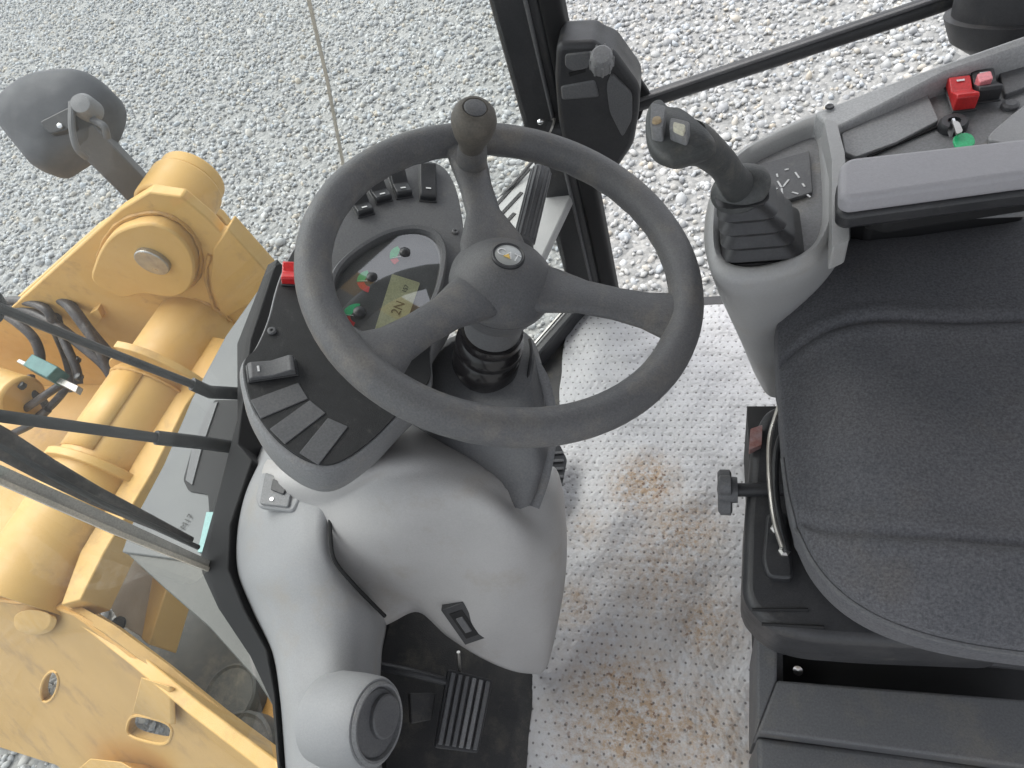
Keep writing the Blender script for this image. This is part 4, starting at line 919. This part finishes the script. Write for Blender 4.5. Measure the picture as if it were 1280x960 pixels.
# ================================================================ YELLOW FRONT FRAME
tw = thing('loader_tower', 'yellow welded front loader frame with a big cross tube and pin bosses', 'loader frame', (-1.5, .6, GZ))
ob('cross_tube', tube([Z(262, 383, 0), Z(140, 570, 0), Z(22, 752, 0)], .112, 48), 'yellow', tw)
ta, tb = Z(262, 383, 0), Z(22, 752, 0); tdv = nrm(tb-ta)
def on_t(t_): return ta+(tb-ta)*t_
tu = nrm(np.cross(tdv, (0, 0, 1)))
ob('end_collar', tube([on_t(-.02), on_t(.05)], .122, 48), 'yellow', tw)
def halfring(t0, r_, th, a0, a1, name='rib_plate', ri=.105):
    c = on_t(t0); ks = 24; P = []
    for i in range(ks+1):
        a = math.radians(a0+(a1-a0)*i/ks); P.append(c+r_*(math.cos(a)*tu+math.sin(a)*np.array([0, 0, 1])))
    for i in range(ks, -1, -1):
        a = math.radians(a0+(a1-a0)*i/ks); P.append(c+ri*(math.cos(a)*tu+math.sin(a)*np.array([0, 0, 1])))
    L = len(P); Q = [p+tdv*th for p in P]; V = P+Q; Fq = []
    for i in range(ks):
        j = L-1-i; Fq += [(i, i+1, j-1, j), (L+i, L+j, L+j-1, L+i+1), (i, L+i, L+i+1, i+1), (j, j-1, L+j-1, L+j)]
    Fq += [(0, L-1, 2*L-1, L), (ks, L+ks, L+ks+1, ks+1)]
    return ob(name, (V, Fq), 'yellow', tw, bevel=.002)
sgn = 1 if (tu @ np.array([-1, 0, 0])) > 0 else -1
A0, A1 = (-20, 200)
halfring(.30, .185 if 1 else .16, .02, 95 if sgn > 0 else -30, 215 if sgn > 0 else 95)
halfring(.30, .135, .02, A0, A1)
halfring(.62, .135, .02, A0, A1)
fwd = tu*sgn
# saddle pad on the tube
for (t0, t1) in ((.33, .60),):
    P = []
    for t_ in (t0, t1):
        for a in (60, 80, 100, 120):
            aa = math.radians(a if sgn < 0 else a)
            P.append(on_t(t_)+.117*(math.cos(aa)*tu+math.sin(aa)*np.array([0, 0, 1])))
    ob('saddle_pad', (P, [(0, 1, 5, 4), (1, 2, 6, 5), (2, 3, 7, 6)]), 'yellow', tw, solid=.008)
# rear web plate along the tube
pl_ = [Z(290, 425, .02), Z(232, 506, .02), Z(190, 590, .02), Z(130, 690, .02), Z(100, 750, .02), Z(76, 756, .02), Z(100, 690, .02), Z(160, 590, .02), Z(205, 506, .02), Z(262, 420, .02)]
ob('web_plate', prism(pl_, (0, 0, -.09)), 'yellow', tw, bevel=.003)
# right hand tower plate
YR = 1.03
rp = [(-120, 505), (0, 397), (80, 325), (150, 262), (186, 240), (226, 246), (262, 276), (276, 292), (284, 292), (338, 345), (300, 398), (255, 470), (200, 560), (120, 640), (0, 700), (-120, 760)]
ob('tower_plate', prism([Yp(x, y, YR) for x, y in rp], (0, .03, 0)), 'yellow', tw, bevel=.004)
bs = [(116, 352), (118, 330), (130, 305), (150, 288), (185, 280), (215, 290), (236, 312), (243, 338), (236, 362), (215, 372), (180, 368), (150, 372)]
ob('pin_boss', prism(closed_spline([Yp(x, y, YR-.035) for x, y in bs], 4), (0, .036, 0)), 'yellow', tw, bevel=.006)
pc = Yp(190, 328, YR-.045)
ob('boss_ring', tube([pc+np.array([0, .012, 0]), pc+np.array([0, .07, 0])], .075, 40), 'yellow', tw, bevel=.005)
ob('pin', tube([pc+np.array([0, -.004, 0]), pc+np.array([0, .3, 0])], .043, 36), 'steel', tw, bevel=.003)
ob('boss_tube', tube([pc+np.array([.0, .085, .01]), pc+np.array([0, .15, .01])], .085, 44), 'yellow', tw, bevel=.006)
ob('gap_shade', tube([pc+np.array([-.006, .148, .015]), pc+np.array([-.006, .158, .015])], .078, 40), 'matte', tw)  # matte black ring imitates the shaded groove between the boss tubes
ob('boss_tube', tube([pc+np.array([-.012, .157, .02]), pc+np.array([-.012, .27, .02])], .094, 44), 'yellow', tw, bevel=.008)
ob('boss_tube', tube([pc+np.array([-.012, .27, .02]), pc+np.array([-.012, .31, .02])], .086, 44), 'yellow', tw, bevel=.006)
op_ = [(-120, 470), (0, 366), (100, 290), (205, 232), (240, 232), (268, 256), (285, 262), (338, 335), (300, 390), (100, 500), (-120, 600)]
ob('outer_plate', prism([Yp(x, y, YR+.28) for x, y in [(-150, 505), (0, 392), (120, 285), (180, 248), (262, 262), (276, 272), (312, 318), (318, 340), (200, 480), (0, 640), (-150, 700)]], (0, .03, 0)), 'yellow', tw, bevel=.004)
ob('gusset', prism([Yp(x, y, YR-.005) for x, y in [(266, 312), (284, 286), (338, 345), (322, 375), (278, 400), (262, 350)]], (0, .05, 0)), 'yellow', tw, bevel=.004)
ob('bolt_hole', lathe([(0, 0), (.014, 0), (.014, .006), (0, .006)], Yp(308, 368, YR-.006), (0, -1, 0), 16), 'matte', tw)
ob('weld_tab', prism([Yp(x, y, YR-.02) for x, y in [(112, 392), (122, 386), (128, 398), (118, 408)]], (0, .03, 0)), 'yellow', tw, bevel=.002)
# inner floor and tilt cylinder
ob('inner_plate', prism([Z(x, y, -.32) for x, y in [(-140, 420), (60, 420), (260, 420), (60, 740), (-200, 700)]], (0, 0, -.03)), 'yellow', tw)
ob('tilt_cylinder', tube([Z(-140, 470, .02), Z(-20, 484, -.02), Z(30, 500, -.05)], .075, 32), 'yellow', tw, bevel=.01)
# left hand plates
bd = [(-120, 700), (0, 750), (72, 757), (130, 790), (200, 842), (270, 900), (350, 962), (420, 1010), (380, 1120), (200, 1050), (70, 956), (0, 934), (-120, 900)]
zd = -.12
rA, rB = Z(0, 748, zd), Z(352, 962, zd); rdv = nrm(rB-rA); rout = nrm(np.cross(rdv, (0, 0, 1))); rout = rout if rout[1] < 0 else -rout
DKN = nrm(np.cross(rdv, rout*.5+np.array([0, 0, -.87]))); DKN = DKN if DKN[2] > 0 else -DKN
def DK(px, py, off=0): return PL(px, py, rA+DKN*off, DKN)
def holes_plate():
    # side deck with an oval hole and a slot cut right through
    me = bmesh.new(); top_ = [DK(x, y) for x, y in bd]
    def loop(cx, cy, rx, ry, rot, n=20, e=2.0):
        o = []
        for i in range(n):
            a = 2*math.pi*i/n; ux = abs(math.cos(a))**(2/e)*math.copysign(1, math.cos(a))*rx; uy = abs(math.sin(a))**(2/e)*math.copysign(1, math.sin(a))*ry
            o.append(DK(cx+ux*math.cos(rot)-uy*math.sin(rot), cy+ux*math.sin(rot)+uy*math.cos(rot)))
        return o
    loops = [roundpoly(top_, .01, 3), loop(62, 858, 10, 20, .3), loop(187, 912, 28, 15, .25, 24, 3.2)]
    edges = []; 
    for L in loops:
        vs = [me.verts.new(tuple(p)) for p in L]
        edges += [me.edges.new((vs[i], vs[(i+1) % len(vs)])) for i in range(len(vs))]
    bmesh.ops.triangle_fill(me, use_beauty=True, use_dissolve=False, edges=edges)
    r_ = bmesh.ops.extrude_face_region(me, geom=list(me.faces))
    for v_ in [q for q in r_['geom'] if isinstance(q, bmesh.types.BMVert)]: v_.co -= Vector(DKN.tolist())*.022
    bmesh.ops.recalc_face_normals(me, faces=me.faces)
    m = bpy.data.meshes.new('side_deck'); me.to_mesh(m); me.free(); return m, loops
m_, lps = holes_plate(); link('side_deck', m_, material('grimy_shaded_yellow', (.46, .285, .095), .6, (.52, .325, .115), 5, .25, 260, grain=.06, dust=(.2, .13, .075), dscale=7, dlow=.53, dhigh=.85), tw, ang=30)  # base yellow darkened to imitate the plate's shade, brown grime mixed over it
for L in lps[1:]:
    ob('hole_rim', tube(L+[L[0]], .004, 6), 'yellow', tw)
rdg = [(-100, 690), (0, 746), (74, 754), (140, 796), (200, 842), (270, 900), (352, 962), (430, 1020)]
rv = [[Z(x, y, zd)+np.array([0, .0, .0]), Z(x, y, zd)+np.array([.02, .022, .0]), Z(x, y, zd)+np.array([.02, .022, .09]), Z(x, y, zd)+np.array([0, .0, .09])] for x, y in rdg]
ob('ridge_flange', rings(rv), 'yellow', tw, bevel=.003)
ob('lifting_eye', prism(closed_spline([DK(x, y, .02) for x, y in [(18, 770), (36, 762), (62, 768), (58, 785), (38, 792), (20, 786)]], 4), (0, 0, -.018)), 'yellow', tw, bevel=.003)
ob('corner_block', prism([DK(x, y, .05) for x, y in [(98, 960), (112, 948), (150, 952), (190, 975), (180, 1010), (110, 1000)]], (0, 0, -.1)), 'yellow', tw, bevel=.004)
ob('stiffener', prism([DK(x, y, .02) for x, y in [(176, 846), (212, 858), (214, 905), (165, 890)]], (0, 0, -.018)), 'yellow', tw, bevel=.004)
# between ridge and tube: pale mounting plate, dark chassis
ob('mount_plate', prism([Z(x, y, -.2) for x, y in [(128, 742), (150, 690), (200, 700), (205, 748), (186, 802), (150, 780)]], (0, 0, -.03)), material('pale_primer', (.5, .44, .36), .6, (.42, .36, .28), 12), tw, bevel=.003)
ob('mount_web', prism([Z(x, y, -.19) for x, y in [(196, 690), (216, 712), (186, 806), (176, 798)]], (0, 0, -.1)), 'yellow', tw, bevel=.003)
ob('bolt_hole', lathe([(0, 0), (.022, 0), (.022, .006), (0, .006)], Z(148, 782, -.2), (0, 0, 1), 20), 'matte', tw)
ob('bolt_hole', lathe([(0, 0), (.008, 0), (.008, .004), (0, .004)], Z(134, 733, -.2), (0, 0, 1), 14), 'matte', tw)
ob('chassis_plate', prism([Z(x, y, -.45) for x, y in [(170, 640), (420, 640), (440, 1060), (330, 1060), (150, 800)]], (0, 0, -.03)), 'underside', tw)
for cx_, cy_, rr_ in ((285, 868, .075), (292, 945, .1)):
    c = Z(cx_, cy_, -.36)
    ob('reflected_disc', lathe([(0, -.1), (rr_, -.1), (rr_, -.005), (rr_*.93, 0), (rr_*.85, -.006), (0, -.006)], c, (0, 0, 1), 36), 'underside', tw)  # solid discs standing in for round reflections in the glass
ob('rear_plate', prism([Z(x, y, -.42) for x, y in [(300, 845), (345, 870), (352, 960), (310, 900)]], (0, 0, -.1)), 'yellow_dirty', tw)
# weld beads where the plates and tubes meet
def bead(pts, r_=.006):
    q = spline(pts, 4); rr_ = [r_*(1+.25*math.sin(i*2.1)) for i in range(len(q))]
    ob('weld_bead', tube(q, rr_, 6), 'yellow_dirty', tw)
bead([Yp(x, y, YR-.035)+np.array([0, .034, 0]) for x, y in [(114, 352), (116, 330), (128, 304), (149, 286), (185, 278), (216, 288), (238, 311), (245, 338), (238, 363), (215, 374), (180, 370), (150, 374)]])
bead([Yp(x, y, YR-.002) for x, y in [(262, 318), (258, 350), (274, 404)]])
for t0 in (.055, .305, .345, .62):
    c_ = on_t(t0); bead([c_+.116*(math.cos(math.radians(a))*tu+math.sin(math.radians(a))*np.array([0, 0, 1])) for a in range(0, 181, 18)], .005)
bead([DK(x, y, .002)+np.array([.004, .004, 0]) for x, y in [(0, 752), (74, 762), (140, 804), (200, 850), (270, 908), (345, 966)]], .006)
# hoses
hs_ = thing('hydraulic_hoses', 'bundle of dark hydraulic hoses clamped on a teal block by the yellow plate', 'hoses', Z(60, 450, -.2))
def hose(pts, r_=.014): return ob('hose', tube(spline(pts, 7), r_, 12), 'rubber', hs_)
hose([Z(-40, 395, .1), Z(10, 376, .12), Z(55, 385, .12), Z(70, 415, .05), Z(84, 450, -.05), Z(92, 490, -.12)])
hose([Z(62, 368, .1), Z(85, 380, .12), Z(112, 415, .06), Z(140, 448, -.02), Z(165, 480, -.1)], .018)
hose([Z(-20, 380, .1), Z(10, 395, .1), Z(40, 420, .05), Z(50, 445, .0), Z(45, 465, -.02)], .015)
hose([Z(68, 385, .08), Z(78, 420, .04), Z(95, 460, -.02), Z(98, 480, -.05)], .013)
hose([Z(38, 470, -.04), Z(40, 490, -.06), Z(52, 500, -.1), Z(60, 512, -.14)], .013)
hose([Z(30, 512, -.08), Z(55, 495, -.05), Z(80, 478, -.04)], .012)
hose([Z(130, 440, -.02), Z(145, 462, -.06), Z(155, 474, -.1)], .012)
hose([Z(-30, 372, .08), Z(20, 384, .1), Z(60, 400, .08), Z(100, 430, .03), Z(135, 462, -.04), Z(150, 500, -.12)], .016)
hose([Z(70, 362, .12), Z(96, 392, .1), Z(120, 430, .04), Z(138, 470, -.04)], .012)
hose([Z(60, 512, -.1), Z(40, 530, -.12), Z(10, 545, -.14)], .012)
hose([Z(84, 484, -.08), Z(66, 505, -.1), Z(44, 524, -.13)], .012)
ob('clamp_block', prism([Z(x, y, .03) for x, y in [(28, 456), (40, 442), (72, 458), (58, 472)]], (0, 0, -.05)), 'teal', hs_, bevel=.003)
ob('clamp_bar', prism([Z(x, y, -.0) for x, y in [(20, 452), (24, 448), (98, 482), (94, 490)]], (0, 0, -.02)), 'steel', hs_, bevel=.002)
for x, y in ((30, 484), (98, 452), (101, 473)):
    ob('fitting', lathe([(0, 0), (.012, 0), (.012, .015), (.007, .018), (0, .018)], Z(x, y, -.02), (0, 0, 1), 6), 'black', hs_)

# ---- work lamp
YL = 1.25
wl = thing('work_lamp', 'dark grey plastic lamp housing on a square arm beyond the yellow loader frame', 'work lamp', Yp(190, 245, YL))
p_a, p_b = Yp(205, 268, YL), Yp(98, 158, YL)
dv = nrm(p_b-p_a)
ob('arm', tube([p_a-dv*.15, p_a, p_b], .054, 4, 1.0, ref=(0, .6, 1)), 'dgrey', wl, bevel=.004)
LN = nrm([.42, -.55, .72])
lc = Yp(68, 146, YL)
def LP(px, py, off=0): return PL(px, py, lc+LN*off, LN)
sh = [(-12, 146), (2, 116), (36, 93), (84, 85), (116, 94), (134, 122), (128, 150), (100, 182), (66, 204), (46, 207), (22, 190), (-4, 162)]
shp = roundpoly([LP(x, y, 0) for x, y in [(-22, 134), (30, 88), (104, 82), (140, 118), (126, 168), (58, 212), (36, 206)]], .075, 7); shc = sum(shp)/len(shp)
def ss(s, o_): return [shc+(p-shc)*s+LN*o_ for p in shp]
ob('housing', rings([ss(.92, -.11), ss(1.0, -.10), ss(1.02, -.05), ss(1.0, -.016), ss(.95, .006), ss(.86, .02), ss(.6, .034), ss(.25, .04)]), material('lamp_grey', (.06, .063, .072), .7, (.085, .088, .097), 12, .4, 700, rvar=.08), wl, ang=70)
ob('bracket_recess', prism(roundpoly([LP(x, y, .052) for x, y in [(48, 152), (88, 132), (92, 160), (62, 168)]], .01), -LN*.03), 'black', wl, bevel=.004)
ob('pivot_boss', lathe([(0, -.04), (.03, -.04), (.03, .0), (.022, .015), (0, .018)], LP(104, 132, .055), LN, 28), 'mgrey', wl)
ob('bracket', tube(spline([LP(90, 128, .06), LP(90, 160, .07), LP(96, 185, .06), LP(108, 197, .03)], 5), .008, 10), 'dgrey', wl)
ob('bracket', tube(spline([LP(116, 150, .04), LP(130, 158, .05), LP(134, 172, .03)], 5), .009, 10), 'dgrey', wl)
ob('bolt', lathe([(0, 0), (.007, 0), (.007, .006), (0, .007)], LP(76, 158, .055), LN, 6), 'chrome', wl)
ob('front_lens', rings([ss(.88, -.112), ss(.86, -.118)]), 'glassedge', wl)
